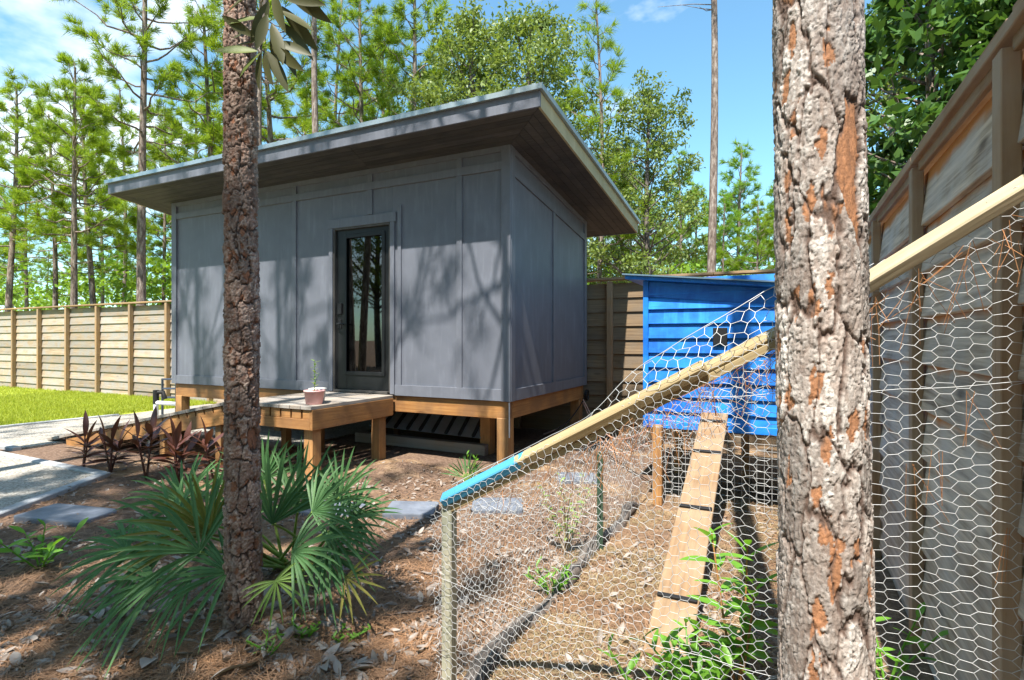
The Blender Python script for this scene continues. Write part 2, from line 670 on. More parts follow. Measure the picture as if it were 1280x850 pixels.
bt = M['blue_paint'].node_tree
pb = [n for n in bt.nodes if n.type == 'BSDF_PRINCIPLED'][0]
src = pb.inputs['Base Color'].links[0].from_socket
t_ = bt.nodes.new('ShaderNodeTexCoord')
mq = bt.nodes.new('ShaderNodeMapping')
mq.inputs['Scale'].default_value = (1.5, 26, 26)
bt.links.new(t_.outputs['Object'], mq.inputs[0])
nn = bt.nodes.new('ShaderNodeTexNoise')
nn.inputs['Scale'].default_value = 3
nn.inputs['Detail'].default_value = 9
nn.inputs['Roughness'].default_value = .7
bt.links.new(mq.outputs[0], nn.inputs['Vector'])
rr_ = bt.nodes.new('ShaderNodeValToRGB')
rr_.color_ramp.elements[0].position = 0.60
rr_.color_ramp.elements[1].position = 0.74
bt.links.new(nn.outputs['Fac'], rr_.inputs[0])
mm = bt.nodes.new('ShaderNodeMixRGB')
bt.links.new(rr_.outputs[0], mm.inputs[0])
bt.links.new(src, mm.inputs[1])
mm.inputs[2].default_value = (0.006, 0.055, 0.26, 1)
oi_ = bt.nodes.new('ShaderNodeObjectInfo')
hs_ = bt.nodes.new('ShaderNodeHueSaturation')
ma_ = bt.nodes.new('ShaderNodeMath')
ma_.operation = 'MULTIPLY_ADD'
ma_.inputs[1].default_value = 0.45
ma_.inputs[2].default_value = 0.72
bt.links.new(oi_.outputs['Random'], ma_.inputs[0])
bt.links.new(ma_.outputs[0], hs_.inputs['Value'])
bt.links.new(mm.outputs[0], hs_.inputs['Color'])
bt.links.new(hs_.outputs[0], pb.inputs['Base Color'])

# bark with per-plate colour carried by the mesh
N = NT('bark')
at_ = N.n('Attribute', attribute_name='tint')
fn = N.noise(N.coords((1, 1, 0.5), False), 130, 6, 0.65)
c = N.mix(N.ramp(fn, [(0.35, (0, 0, 0)), (0.7, (1, 1, 1))]), N.mix(0.45, at_.outputs['Color'], (0.06, 0.045, 0.04)), at_.outputs['Color'])
N.done(N.bsdf(c, 0.85, 0, N.bump(fn, 0.7, 0.006), 0.2))

N = NT('pine_bark_far')
co = N.coords((9, 9, 2.2))
a = N.noise(co, 2.2, 7, 0.65)
vo = N.n('TexVoronoi', feature='DISTANCE_TO_EDGE')
vo.inputs['Scale'].default_value = 1.6
N.l(co, vo.inputs['Vector'])
c = N.ramp(a, [(0.32, (0.055, 0.040, 0.034)), (0.5, (0.19, 0.145, 0.12)), (0.70, (0.40, 0.35, 0.31))])
N.done(N.bsdf(c, 0.9, 0, N.bump(a, 0.8, 0.03), 0.15))

N = NT('dark_bark')
a = N.noise(N.coords((7, 7, 2)), 2.5, 7, 0.65)
N.done(N.bsdf(N.ramp(a, [(0.3, (0.055, 0.045, 0.04)), (0.7, (0.20, 0.17, 0.15))]), 0.9, 0, N.bump(a, 0.8, 0.02), 0.15))

# ground: litter, sand and dry straw in patches
N = NT('litter_ground')
co = N.coords((1, 1, 1), False)
a = N.noise(co, 1.3, 8, 0.65)
b = N.noise(co, 26, 8, 0.7)
st = N.noise(N.coords((60, 9, 20), False), 2.0, 5, 0.6)
c1 = N.ramp(b, [(0.30, (0.052, 0.038, 0.031)), (0.5, (0.15, 0.105, 0.08)), (0.72, (0.31, 0.225, 0.172))])
c2 = N.ramp(b, [(0.30, (0.17, 0.115, 0.065)), (0.52, (0.34, 0.235, 0.14)), (0.72, (0.50, 0.375, 0.24))])
sp = N.n('SeparateXYZ')
N.l(co, sp.inputs[0])
run = N.math('MULTIPLY', N.math('GREATER_THAN', sp.outputs[0], -1.15), N.ramp(N.noise(co, 3.6, 6, .6), [(0.36, (.1, .1, .1)), (0.60, (.85, .85, .85))]))
patch = N.math('MAXIMUM', run, N.ramp(a, [(0.50, (0, 0, 0)), (0.66, (1, 1, 1))]))
c = N.mix(patch, c1, c2)
c = N.mix(N.math('MULTIPLY', st, 0.25), c, (0.26, 0.13, 0.07))
N.done(N.bsdf(c, 0.95, 0, N.bump(b, 1.0, 0.025), 0.1))

N = NT('lawn_soil')
a = N.noise(N.coords((1, 1, 1), False), 3.0, 8, 0.6)
N.done(N.bsdf(N.ramp(a, [(0.3, (0.20, 0.25, 0.025)), (0.7, (0.38, 0.40, 0.06))]), 0.9, 0, N.bump(a, 0.5, 0.02), 0.1))

N = NT('gravel')
co = N.coords((1, 1, 1), False)
vo = N.n('TexVoronoi')
vo.inputs['Scale'].default_value = 70
N.l(co, vo.inputs['Vector'])
a = N.noise(co, 2.2, 7, 0.6)
sp = N.n('SeparateXYZ')
N.l(vo.outputs['Color'], sp.inputs[0])
c = N.ramp(sp.outputs[0], [(0.0, (0.17, 0.155, 0.135)), (0.5, (0.33, 0.305, 0.27)), (1.0, (0.46, 0.435, 0.39))])
c = N.mix(N.math('MULTIPLY', N.ramp(a, [(0.5, (0, 0, 0)), (0.68, (1, 1, 1))]), 0.45), c, (0.20, 0.155, 0.11))
N.done(N.bsdf(c, 0.9, 0, N.bump(vo.outputs['Distance'], 0.8, 0.01), 0.2))

N = NT('concrete')
a = N.noise(N.coords(), 9, 8, 0.65)
N.done(N.bsdf(N.ramp(a, [(0.3, (0.24, 0.25, 0.27)), (0.7, (0.40, 0.41, 0.42))]), 0.85, 0, N.bump(a, 0.4, 0.006), 0.2))
N = NT('slate')
a = N.noise(N.coords(), 7, 8, 0.65)
N.done(N.bsdf(N.ramp(a, [(0.3, (0.085, 0.10, 0.13)), (0.7, (0.18, 0.20, 0.245))]), 0.6, 0, N.bump(a, 0.5, 0.008), 0.4))

N = NT('door_glass')
gl = N.n('BsdfGlossy')
gl.inputs['Roughness'].default_value = 0.015
gl.inputs['Color'].default_value = (0.9, 0.95, 0.95, 1)
tr = N.n('BsdfTransparent')
tr.inputs['Color'].default_value = (0.35, 0.40, 0.40, 1)
fr = N.n('Fresnel')
fr.inputs['IOR'].default_value = 1.7
ms = N.n('MixShader')
N.l(N.math('MULTIPLY_ADD', fr.outputs[0], 1.0), ms.inputs[0])
ms.inputs[0].links[0].from_node.inputs[2].default_value = 0.03
N.l(tr.outputs[0], ms.inputs[1])
N.l(gl.outputs[0], ms.inputs[2])
N.done(ms.outputs[0])
paint('interior', (0.06, 0.06, 0.06), (0.09, 0.085, 0.08), 0.8, 3)
paint('cord_pink', (0.50, 0.30, 0.24), (0.60, 0.38, 0.30), 0.5, 9)

# ------------------------------------------------------------------ the setting
fx = np.unique(np.round(np.concatenate([-np.geomspace(13, 900, 30), np.arange(-13, -8, 0.25), np.arange(-8, 1.0, 0.04), np.arange(1, 5, 0.5), np.geomspace(5, 900, 28)]), 3))
fy = np.unique(np.round(np.concatenate([-np.geomspace(3, 900, 26), np.arange(-3, 0.4, 0.25), np.arange(0.4, 6.2, 0.04), np.arange(6.2, 13, 0.4), np.geomspace(13, 900, 28)]), 3))
X, Y = np.meshgrid(fx, fy, indexing='ij')
Z = gh(X, Y)
ny = len(fy)
i, j = np.meshgrid(np.arange(len(fx) - 1), np.arange(ny - 1), indexing='ij')
q = np.stack([i * ny + j, (i + 1) * ny + j, (i + 1) * ny + j + 1, i * ny + j + 1], -1).reshape(-1, 4)
me = mesh_np('ground', np.stack([X, Y, Z], -1).reshape(-1, 3), [q], True)
tag(link('ground', me, 'litter_ground'), kind='structure')


def sheet(name, mat, pts, z, th=0.03):
    """flat slab with a polygon outline"""
    n = len(pts)
    p = np.array([[x, y, z] for x, y in pts])
    lo = p - [0, 0, th]
    b = MB()
    b.add(p, [list(range(n))])
    b.add(np.vstack([p, lo]), [[k, k + n, (k + 1) % n + n, (k + 1) % n] for k in range(n)])
    return tag(b.build(name, mat), kind='structure')


sheet('lawn', 'lawn_soil', [(-45, -6), (-11.15, -6), (-11.2, 4.2), (-10.95, 5.9), (-11.2, 8.4), (-45, 8.4)], 0.02)
gp = sheet('gravel_path', 'gravel', [(-11.15, 3.55), (-8.75, 3.55), (-8.75, 4.95), (-5.7, 4.95), (-5.7, 7.8), (-11.15, 7.8), (-10.95, 5.9), (-11.15, 4.2)], 0.022)
gp2 = sheet('gravel_path', 'gravel', [(-11.15, 3.27), (-6.35, 3.21), (-4.6, 0.4), (-11.15, 0.4)], 0.024)
for a_, b_, par in [((-11.1, 3.27), (-6.26, 3.22), gp2), ((-6.26, 3.25), (-4.5, 0.4), gp2), ((-11.1, 3.50), (-8.7, 3.50), gp), ((-11.12, 4.2), (-10.95, 5.9), gp)]:
    d = (np.array(b_) - a_)
    k = max(1, int(np.linalg.norm(d) / 1.25))
    for s in range(k):
        p0 = np.array([*(np.array(a_) + d * (s + 0.002) / k), 0.012])
        p1 = np.array([*(np.array(a_) + d * (s + 0.996) / k), 0.012])
        board('edging_block', 'concrete', par, p0, p1, 0.10, 0.065, ch=0.008)

# lawn grass
n = 90000
gx = rng.uniform(-24, -11.1, n)
gx = np.where(rng.random(n) < 0.6, rng.uniform(-17, -11.1, n), gx)
gy = rng.uniform(3.0, 8.2, n)
hh = rng.uniform(0.03, 0.085, n)
an = rng.uniform(0, 6.283, n)
ln = rng.normal(0, 0.03, (n, 2))
b0 = np.stack([gx, gy, np.full(n, 0.018)], -1)
sd = np.stack([np.cos(an), np.sin(an), np.zeros(n)], -1) * 0.008
tp = b0 + np.stack([ln[:, 0], ln[:, 1], hh], -1)
v = np.stack([b0 - sd, b0 + sd, tp], 1).reshape(-1, 3)
g = MB()
g.add(v, np.arange(3 * n).reshape(-1, 3))
tag(g.build('lawn_grass', 'grass_blade'), 'short bright green grass of the lawn before the board fence', 'grass', kind='stuff')

# ------------------------------------------------------------------ board fences
FB, FPITCH = 11, 0.205


def lap_board(name, parent, a, b, inward, mat, k, tilt=0.13, ht=0.222):
    """clapboard with its lower edge standing out, lapping the one below"""
    a, b = np.array(a, float), np.array(b, float)
    return board(name, mat, parent, a, b, 0.02 if ht < .23 else .026, ht, np.array([0, 0, 1.0]) + tilt * np.array(inward), 0.003, k % 3)


back = thing('board_fence', 'long weathered horizontal board fence running behind the lawn and the cabin', 'fence', (-12.8, 8.0, 0))
posts = sorted([-2.3 - 1.5 * k for k in range(8)] + [-12.8 - 1.43 * k for k in range(1, 11)] + [-0.85, 0.5])
for k, x in enumerate(posts):
    board('post', 'fence_post_wood', back, (x, 7.93, -0.1), (x, 7.93, 2.26), 0.09, 0.075, (1, 0, 0))
for x0, x1 in zip(posts[:-1], posts[1:]):
    for r in range(FB):
        zc = 0.075 + r * FPITCH + random.uniform(-0.006, 0.006)
        lap_board('plank', back, (x0 + 0.01, 8.0, zc), (x1 - 0.01, 8.0, zc + random.uniform(-0.008, 0.008)), (0, 1, 0), 'fence_wood' if x1 < -4 else 'fence_wood_shade_tone', r)
for x0, x1 in zip(posts[:-1:2], posts[2::2] + [posts[-1]]):
    if x1 > x0:
        board('cap_rail', 'fence_post_wood', back, (x0, 7.97, 2.30), (x1 - 0.004, 7.97, 2.30), 0.17, 0.035)

side = thing('board_fence', 'tall shaded grey board fence behind the wire of the chicken run', 'fence', (0.56, 3.0, 0))
sp_ = [8.0 - 0.06, 6.6, 5.42, 4.25, 3.04, 1.91, 0.72, -0.45, -1.6]
for y in sp_[1:]:
    board('post', 'side_post_wood', side, (0.535, y, -0.1), (0.535, y, 2.17), 0.045, 0.07, (0, 1, 0))
for y1, y0 in zip(sp_[:-1], sp_[1:]):
    for r in range(FB):
        zc = -0.015 + r * FPITCH + random.uniform(-0.006, 0.006)
        lap_board('plank', side, (0.575, y0 + 0.008, zc), (0.575, y1 - 0.008, zc + random.uniform(-0.008, 0.008)), (1, 0, 0), 'fence_shade_wood', r, 0.13, 0.252)
    board('top_strip', 'side_post_wood', side, (0.552, y0 + 0.03, 2.215), (0.548, y1 - 0.03, 2.215), 0.022, 0.12)
for y1, y0 in zip(sp_[:-1:2], sp_[2::2]):
    board('cap_rail', 'side_post_wood', side, (0.572, y0 + 0.004, 2.21), (0.572, y1, 2.21), 0.115, 0.035)

# ------------------------------------------------------------------ cabin
X0, X1, Y0, Y1, ZB = -8.33, -2.62, 5.26, 7.74, 0.75
RX0, RX1, RY0, RY1 = -8.93, -2.01, 4.66, 8.45
SL = 0.134


def zs(y):   # soffit underside
    return 3.547 - (y - RY0) * SL


cab = thing('cabin', 'grey panelled cabin raised on timber posts under a slanting metal roof', 'cabin', (-5.5, 6.5, 0))
vb = [X0, -7.06, -5.78, -4.51, -3.24, X1]
DX0, DX1, DZ1 = -5.10, -4.20, 2.80
BZ = 3.27


def pan(name, mat, lo, hi, ch=0.002):
    return MB().box(lo, hi, ch).build(name, mat, cab)


for a, b in zip(vb[:-1], vb[1:]):
    if a == -5.78:
        pan('siding_panel', 'siding_paint', (a, Y0, ZB), (DX0 - 0.03, Y0 + 0.05, BZ))
        pan('siding_panel', 'siding_paint', (DX0 - 0.03, Y0, DZ1 + 0.02), (b, Y0 + 0.05, BZ))
    elif a == -4.51:
        pan('siding_panel', 'siding_paint', (DX1 + 0.03, Y0, ZB), (b, Y0 + 0.05, BZ))
        pan('siding_panel', 'siding_paint', (a, Y0, DZ1 + 0.02), (DX1 + 0.03, Y0 + 0.05, BZ))
    else:
        pan('siding_panel', 'siding_paint', (a, Y0, ZB), (b, Y0 + 0.05, BZ))
    pan('siding_panel', 'siding_paint', (a, Y0, BZ), (b, Y0 + 0.05, zs(Y0) + 0.02))
T = 0.018
for x in vb[1:-1]:
    lo = ZB + 0.12 if x != -4.51 else DZ1 + 0.125
    pan('batten', 'trim_paint', (x - 0.035, Y0 - T, lo), (x + 0.035, Y0 + 0.002, BZ - 0.045))
    pan('batten', 'trim_paint', (x - 0.035, Y0 - T, BZ + 0.045), (x + 0.035, Y0 + 0.002, zs(Y0) - 0.05))
pan('batten', 'trim_paint', (-4.09, Y0 - T, ZB + 0.12), (-4.04, Y0 + 0.002, 2.99))
pan('band_board', 'trim_paint', (X0 + 0.09, Y0 - T - 0.003, BZ - 0.045), (X1 - 0.09, Y0 + 0.002, BZ + 0.045))
pan('frieze_board', 'trim_paint', (X0 + 0.09, Y0 - T - 0.003, zs(Y0) - 0.05), (X1 - 0.09, Y0 + 0.002, zs(Y0) + 0.01))
for a, b in ((X0 + 0.09, DX0 - 0.07), (DX1 + 0.07, X1 - 0.09)):
    pan('base_board', 'trim_paint', (a, Y0 - T - 0.003, ZB - 0.005), (b, Y0 + 0.002, ZB + 0.12))
for x in (X0, X1):
    s = 1 if x == X0 else -1
    pan('corner_board', 'trim_paint', (x - s * 0.02, Y0 - T - 0.006, ZB - 0.008), (x + s * 0.09, Y0 + 0.002, zs(Y0) + 0.01))
    sy = MB()
    sy.box((x - s * 0.024, Y0 + 0.0, ZB - 0.008), (x + s * 0.0, Y0 + 0.09, zs(Y0 + .09) + 0.02), 0.002)
    sy.build('corner_board', 'trim_paint', cab)


def wallpoly(name, mat, xa, xb, ya, yb, z0, z1a, z1b, par=cab):
    """wall piece on a gable side: level or sloped foot (z0) and a sloping head"""
    za, zb = z0 if isinstance(z0, tuple) else (z0, z0)
    v = [[x, y, z] for x in (xa, xb) for y, z in ((ya, za), (yb, zb), (yb, z1b), (ya, z1a))]
    b_ = MB()
    b_.add(v, [[0, 1, 2, 3], [7, 6, 5, 4], [0, 4, 5, 1], [1, 5, 6, 2], [2, 6, 7, 3], [3, 7, 4, 0]])
    return b_.build(name, mat, par)


ym = (Y0 + Y1) / 2
for xa, sgn in ((X1, 1), (X0, -1)):
    xi, xo = xa - sgn * 0.05, xa + sgn * T
    for a, b in ((Y0 + 0.052, ym), (ym, Y1)):
        wallpoly('siding_panel', 'siding_paint', xi, xa, a, b, ZB, zs(a) + .02, zs(b) + .02)
    wallpoly('batten', 'trim_paint', xa - 0.002, xo, ym - 0.035, ym + 0.035, ZB + 0.12, zs(ym) - 0.20, zs(ym) - 0.20)
    wallpoly('base_board', 'trim_paint', xa - 0.002, xo + sgn * 0.003, Y0 + 0.09, Y1 - 0.07, ZB - 0.005, ZB + 0.12, ZB + 0.12)
    wallpoly('band_board', 'trim_paint', xa - 0.002, xo + sgn * 0.003, Y0 + 0.09, Y1 - 0.07, (zs(Y0 + .09) - .29, zs(Y1 - .07) - .29), zs(Y0 + .09) - .20, zs(Y1 - .07) - .20)
    wallpoly('frieze_board', 'trim_paint', xa - 0.002, xo + sgn * 0.003, Y0 + 0.09, Y1 - 0.07, (zs(Y0 + .09) - .06, zs(Y1 - .07) - .06), zs(Y0 + .09) + .01, zs(Y1 - .07) + .01)
    wallpoly('corner_board', 'trim_paint', xa - 0.002, xo + sgn * 0.005, Y1 - 0.07, Y1 + 0.02, ZB - 0.008, zs(Y1) + .01, zs(Y1) + .01)
pan('rear_wall', 'siding_paint', (X0, Y1 - 0.05, ZB), (X1, Y1, zs(Y1) + 0.01))
pan('floor_deck', 'interior', (X0 + 0.052, Y0 + 0.052, ZB - 0.02), (X1 - 0.052, Y1 - 0.052, ZB + 0.01))

# door
dr = MB()
GX0, GX1, GZ0, GZ1 = -4.915, -4.335, 1.00, 2.68
YD = Y0 + 0.018
dr.box((DX0 + .02, YD, 0.79), (GX0, YD + .045, DZ1 - .02), .002)
dr.box((GX1, YD, 0.79), (DX1 - .02, YD + .045, DZ1 - .02), .002)
dr.box((GX0, YD + .001, 0.79), (GX1, YD + .044, GZ0), .002)
dr.box((GX0, YD + .001, GZ1), (GX1, YD + .044, DZ1 - .02), .002)
door = dr.build('door', 'door_paint', cab)
fr_ = MB()
for lo, hi in (((GX0 - .035, GZ0 - .035), (GX0 + .012, GZ1 + .035)), ((GX1 - .012, GZ0 - .035), (GX1 + .035, GZ1 + .035)), ((GX0 + .012, GZ0 - .035), (GX1 - .012, GZ0 + .012)), ((GX0 + .012, GZ1 - .012), (GX1 - .012, GZ1 + .035))):
    fr_.box((lo[0], YD - .013, lo[1]), (hi[0], YD + .002, hi[1]), .004)
fr_.build('glazing_bead', 'door_paint', door)
MB().box((GX0, YD + .016, GZ0), (GX1, YD + .024, GZ1)).build('glass_pane', 'door_glass', door)
lk = MB()
lk.box((-5.045, YD - .022, 1.72), (-4.975, YD, 1.86), .006)
lk.build('keypad_lock', 'black_plastic', door)
hd = MB()
hd.box((-5.045, YD - .012, 1.54), (-4.985, YD, 1.66), .005)
hd.tube([(-5.015, YD, 1.60), (-5.015, YD - .055, 1.60), (-4.99, YD - .062, 1.60), (-4.90, YD - .062, 1.595)], .011, 8)
hd.build('handle', 'black_plastic', door)
for lo, hi in (((DX0 - .005, .765), (DX0 + .022, DZ1)), ((DX1 - .022, .765), (DX1 + .005, DZ1)), ((DX0 + .022, DZ1 - .022), (DX1 - .022, DZ1 + .004))):
    pan('door_jamb', 'jamb_paint', (lo[0], Y0 - .012, lo[1]), (hi[0], Y0 + .13, hi[1]))
for lo, hi in (((DX0 - .065, .757), (DX0 - .004, DZ1 + .002)), ((DX1 + .004, .757), (DX1 + .065, DZ1 + .002)), ((DX0 - .085, DZ1 + .003), (DX1 + .085, DZ1 + .115))):
    pan('door_casing', 'trim_paint', (lo[0], Y0 - .024, lo[1]), (hi[0], Y0 + .002, hi[1]))
pan('threshold', 'jamb_paint', (DX0 + .023, Y0 - .04, .757), (DX1 - .023, Y0 + .12, .785))
# a little of the room behind the glass
pan('inner_wall', 'interior', (X0 + .06, Y1 - .12, ZB + .02), (X1 - .06, Y1 - .06, 3.0))

# roof
rf = MB()
zt = lambda y: zs(y) + 0.165
rv = [[x, y, f(y)] for x in (RX0 + .025, RX1 - .025) for y, f in ((RY0 + .025, lambda y: zs(y) + .02), (RY1 - .025, lambda y: zs(y) + .02), (RY1 - .025, zt), (RY0 + .025, zt))]
rf.add(rv, [[0, 1, 2, 3], [7, 6, 5, 4], [0, 4, 5, 1], [1, 5, 6, 2], [2, 6, 7, 3], [3, 7, 4, 0]])
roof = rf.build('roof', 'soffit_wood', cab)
rs = MB()
sy_, ey_ = RY0 - .03, RY1 + .03
for k in range(-1, 24):   # ribbed metal sheets
    xa = RX0 - .03 + max(0, k) * 0.30
    xb = min(RX1 + .03, RX0 - .03 + (k + 1) * 0.30)
    if xb <= xa:
        continue
    zo = .172
    v = [[x, y, zs(y) + zo + t] for x in (xa, xb) for y in (sy_, ey_) for t in (0, .012)]
    rs.add(v, [[0, 1, 3, 2], [4, 6, 7, 5], [0, 4, 5, 1], [2, 3, 7, 6], [0, 2, 6, 4], [1, 5, 7, 3]])
    if k > 0:
        v = [[xa + dx, y, zs(y) + zo + t] for dx in (-.02, .02) for y in (sy_, ey_) for t in (.008, .032)]
        rs.add(v, [[0, 1, 3, 2], [4, 6, 7, 5], [0, 4, 5, 1], [2, 3, 7, 6], [0, 2, 6, 4], [1, 5, 7, 3]])
rs.build('roof_sheet', 'roof_metal', roof)
de = MB()
de.box((RX0 - .032, RY0 - .034, zs(RY0) + .150), (RX1 + .032, RY0 - .0, zs(RY0) + .2))
de.build('drip_edge', 'roof_metal', roof)
for x, s in ((RX1, 1), (RX0, -1)):
    wallpoly('drip_edge', 'roof_metal', x + s * .004, x + s * .034, RY0 - .001, RY1 + .03, (zs(RY0) + .145, zs(RY1 + .03) + .145), zs(RY0) + .196, zs(RY1 + .03) + .196, roof)
MB().box((RX0, RY0, zs(RY0)), (RX1, RY0 + .024, zs(RY0) + .155), .002).build('fascia', 'trim_paint', roof)
MB().box((RX0, RY1 - .024, zs(RY1)), (RX1, RY1, zs(RY1) + .155), .002).build('fascia', 'trim_paint', roof)
for x, s in ((RX1, -1), (RX0, 1)):
    wallpoly('fascia', 'khaki_fascia', x, x + s * .024, RY0 + .0245, RY1 - .0245, (zs(RY0 + .0245) - .003, zs(RY1) - .003), zs(RY0 + .0245) + .15, zs(RY1) + .15, roof)


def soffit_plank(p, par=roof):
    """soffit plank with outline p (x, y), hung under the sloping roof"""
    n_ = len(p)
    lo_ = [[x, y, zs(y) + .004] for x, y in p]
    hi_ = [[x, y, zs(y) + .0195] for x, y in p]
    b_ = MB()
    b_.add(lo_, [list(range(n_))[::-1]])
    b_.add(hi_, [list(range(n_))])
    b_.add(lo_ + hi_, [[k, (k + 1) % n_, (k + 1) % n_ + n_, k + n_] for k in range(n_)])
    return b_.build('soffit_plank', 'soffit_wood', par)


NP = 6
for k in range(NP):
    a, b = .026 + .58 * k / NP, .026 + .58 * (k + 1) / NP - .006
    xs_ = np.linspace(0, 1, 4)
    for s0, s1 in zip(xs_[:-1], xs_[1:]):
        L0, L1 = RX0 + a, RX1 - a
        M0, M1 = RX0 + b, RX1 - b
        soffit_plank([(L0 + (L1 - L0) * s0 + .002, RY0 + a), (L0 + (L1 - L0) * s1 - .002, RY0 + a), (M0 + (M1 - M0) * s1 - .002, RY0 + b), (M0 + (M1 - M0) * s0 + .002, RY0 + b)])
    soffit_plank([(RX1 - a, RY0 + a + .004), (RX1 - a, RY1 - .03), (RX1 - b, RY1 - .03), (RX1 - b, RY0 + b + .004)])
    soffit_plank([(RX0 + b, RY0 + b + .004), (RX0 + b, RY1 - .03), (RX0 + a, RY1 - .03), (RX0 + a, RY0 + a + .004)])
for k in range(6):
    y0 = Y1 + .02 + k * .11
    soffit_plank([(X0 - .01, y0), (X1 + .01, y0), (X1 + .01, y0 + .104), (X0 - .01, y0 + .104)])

# timber under the cabin
for y in (Y0 + .06, Y1 - .06):
    board('beam', 'new_lumber', cab, (X0 + .02, y, ZB - .105), (X1 - .02, y, ZB - .105), .09, .19, ch=.004)
    board('sill_strip', 'new_lumber', cab, (X0 + .02, y + .01, ZB - .0), (X1 - .02, y + .01, ZB - .0), .07, .02, ch=.002) if False else None
for x in (X1 - .045, X0 + .045):
    board('beam', 'new_lumber', cab, (x, Y0 + .11, ZB - .108), (x, Y1 - .11, ZB - .108), .05, .19, ch=.004)
for x in np.arange(X0 + .45, X1 - .3, .41):
    board('joist', 'new_lumber', cab, (x, Y0 + .107, ZB - .10), (x, Y1 - .107, ZB - .10), .038, .15, ch=.002)
for x, y in ((X1 - .09, Y0 + .075), (-3.30, Y0 + .75), (-5.55, Y0 + .075), (X0 + .10, Y0 + .075), (X1 - .10, Y1 - .09), (-5.5, Y1 - .09), (X0 + .10, Y1 - .09), (-6.9, Y0 + .75)):
    top_ = ZB - .19 if y != Y0 + .75 else ZB - .17
    board('post', 'new_post', cab, (x, y, float(gh(x, y)) - .06), (x, y, top_), .14, .14, (0, 1, 0), .006)
pan('conduit', 'concrete', (X1 - .004, Y0 - .018, .36), (X1 + .010, Y0 - .006, ZB - .012), .002)

# ------------------------------------------------------------------ landing deck and ramp
DK0, DK1, DY0, DY1, DZ = -5.32, -4.14, 3.98, Y0 - .03, .75
deck = thing('landing_deck', 'timber landing deck on posts outside the glass door', 'deck', (-4.7, 4.6, 0))
npk = 8
for k in range(npk):
    a = DK0 + (DK1 - DK0) * k / npk
    b = DK0 + (DK1 - DK0) * (k + 1) / npk
    board('plank', 'deck_wood', deck, ((a + b) / 2, DY0 - .015, DZ - .019), ((a + b) / 2, DY1, DZ - .019), (b - a) - .008, .036, ch=.003)
    board('spacer_block', 'new_lumber', deck, ((a + .012), DY0 + .025, DZ - .085), (b - .012, DY0 + .025, DZ - .085), .04, .092, ch=.003)
board('rim_joist', 'new_lumber', deck, (DK0, DY0 + .019, DZ - .185), (DK1 - .04, DY0 + .019, DZ - .185), .04, .105, ch=.003)
board('rim_joist', 'new_lumber', deck, (DK1 - .02, DY0, DZ - .139), (DK1 - .02, DY1, DZ - .139), .04, .20, ch=.003)
board('rim_joist', 'new_lumber', deck, (DK0 + .02, DY0 + .05, DZ - .139), (DK0 + .02, DY1, DZ - .139), .04, .20, ch=.003)
for x in (-4.95, -4.55):
    board('joist', 'new_lumber', deck, (x, DY0 + .05, DZ - .135), (x, DY1, DZ - .135), .038, .19, ch=.003)
for x, y in ((DK1 - .12, DY0 + .12), (DK1 - .12, DY1 - .12), (DK0 + .10, DY0 + .12), (DK0 + .10, DY1 - .12)):
    board('post', 'new_post', deck, (x, y, float(gh(x, y)) - .06), (x, y, DZ - .19), .12, .12, (0, 1, 0), .006)

ramp = thing('ramp', 'long sloping timber ramp from the gravel path up to the landing deck', 'ramp', (-7.2, 4.5, 0))
RA, RB = -9.05, DK0 - .005
ZA, ZBr = .06, DZ
rz_ = lambda x: ZA + (ZBr - ZA) * (x - RA) / (RB - RA)
npk = 25
for k in range(npk):
    a = RA + (RB - RA) * k / npk
    b = RA + (RB - RA) * (k + 1) / npk
    upv = np.array([-(ZBr - ZA), 0, (RB - RA)])
    m_ = (a + b) / 2
    board('plank', 'deck_wood', ramp, (m_, DY0 - .015, rz_(m_) - .02), (m_, DY1 - .15, rz_(m_) - .02), (b - a) - .010, .036, upv / np.linalg.norm(upv), .003)
    if k > 5:
        board('spacer_block', 'new_lumber', ramp, (a + .012, DY0 + .022, rz_(a) - .072), (b - .012, DY0 + .022, rz_(b) - .072), .036, .06, ch=.003)
for y in (DY0 + .022, DY1 - .2):
    board('stringer', 'new_lumber', ramp, (RA + .45, y, rz_(RA + .45) - .135), (RB, y, rz_(RB) - .175), .038, .14, ch=.003)
for x in (-8.3, -7.7, -6.6, -5.6):
    for y in (DY0 + .09, DY1 - .27):
        board('post', 'new_post', ramp, (x, y, float(gh(x, y)) - .06), (x, y, rz_(x) - .13), .09, .09, (0, 1, 0), .005)
    board('joist', 'new_lumber', ramp, (x, DY0 + .05, rz_(x) - .12), (x, DY1 - .23, rz_(x) - .12), .038, .09, ch=.003)

# ------------------------------------------------------------------ things by the cabin


def lathe(b, prof, c, n=20):
    pr = np.array(prof)
    th = np.arange(n) * 2 * math.pi / n
    v = np.stack([pr[:, :1] * np.cos(th), pr[:, :1] * np.sin(th), np.repeat(pr[:, 1:], n, 1)], -1) + np.array(c)
    k = len(pr)
    i_ = np.arange(k - 1)[:, None] * n
    j_ = np.arange(n)[None]
    b.add(v.reshape(-1, 3), np.stack([i_ + j_, i_ + (j_ + 1) % n, i_ + n + (j_ + 1) % n, i_ + n + j_], -1).reshape(-1, 4))


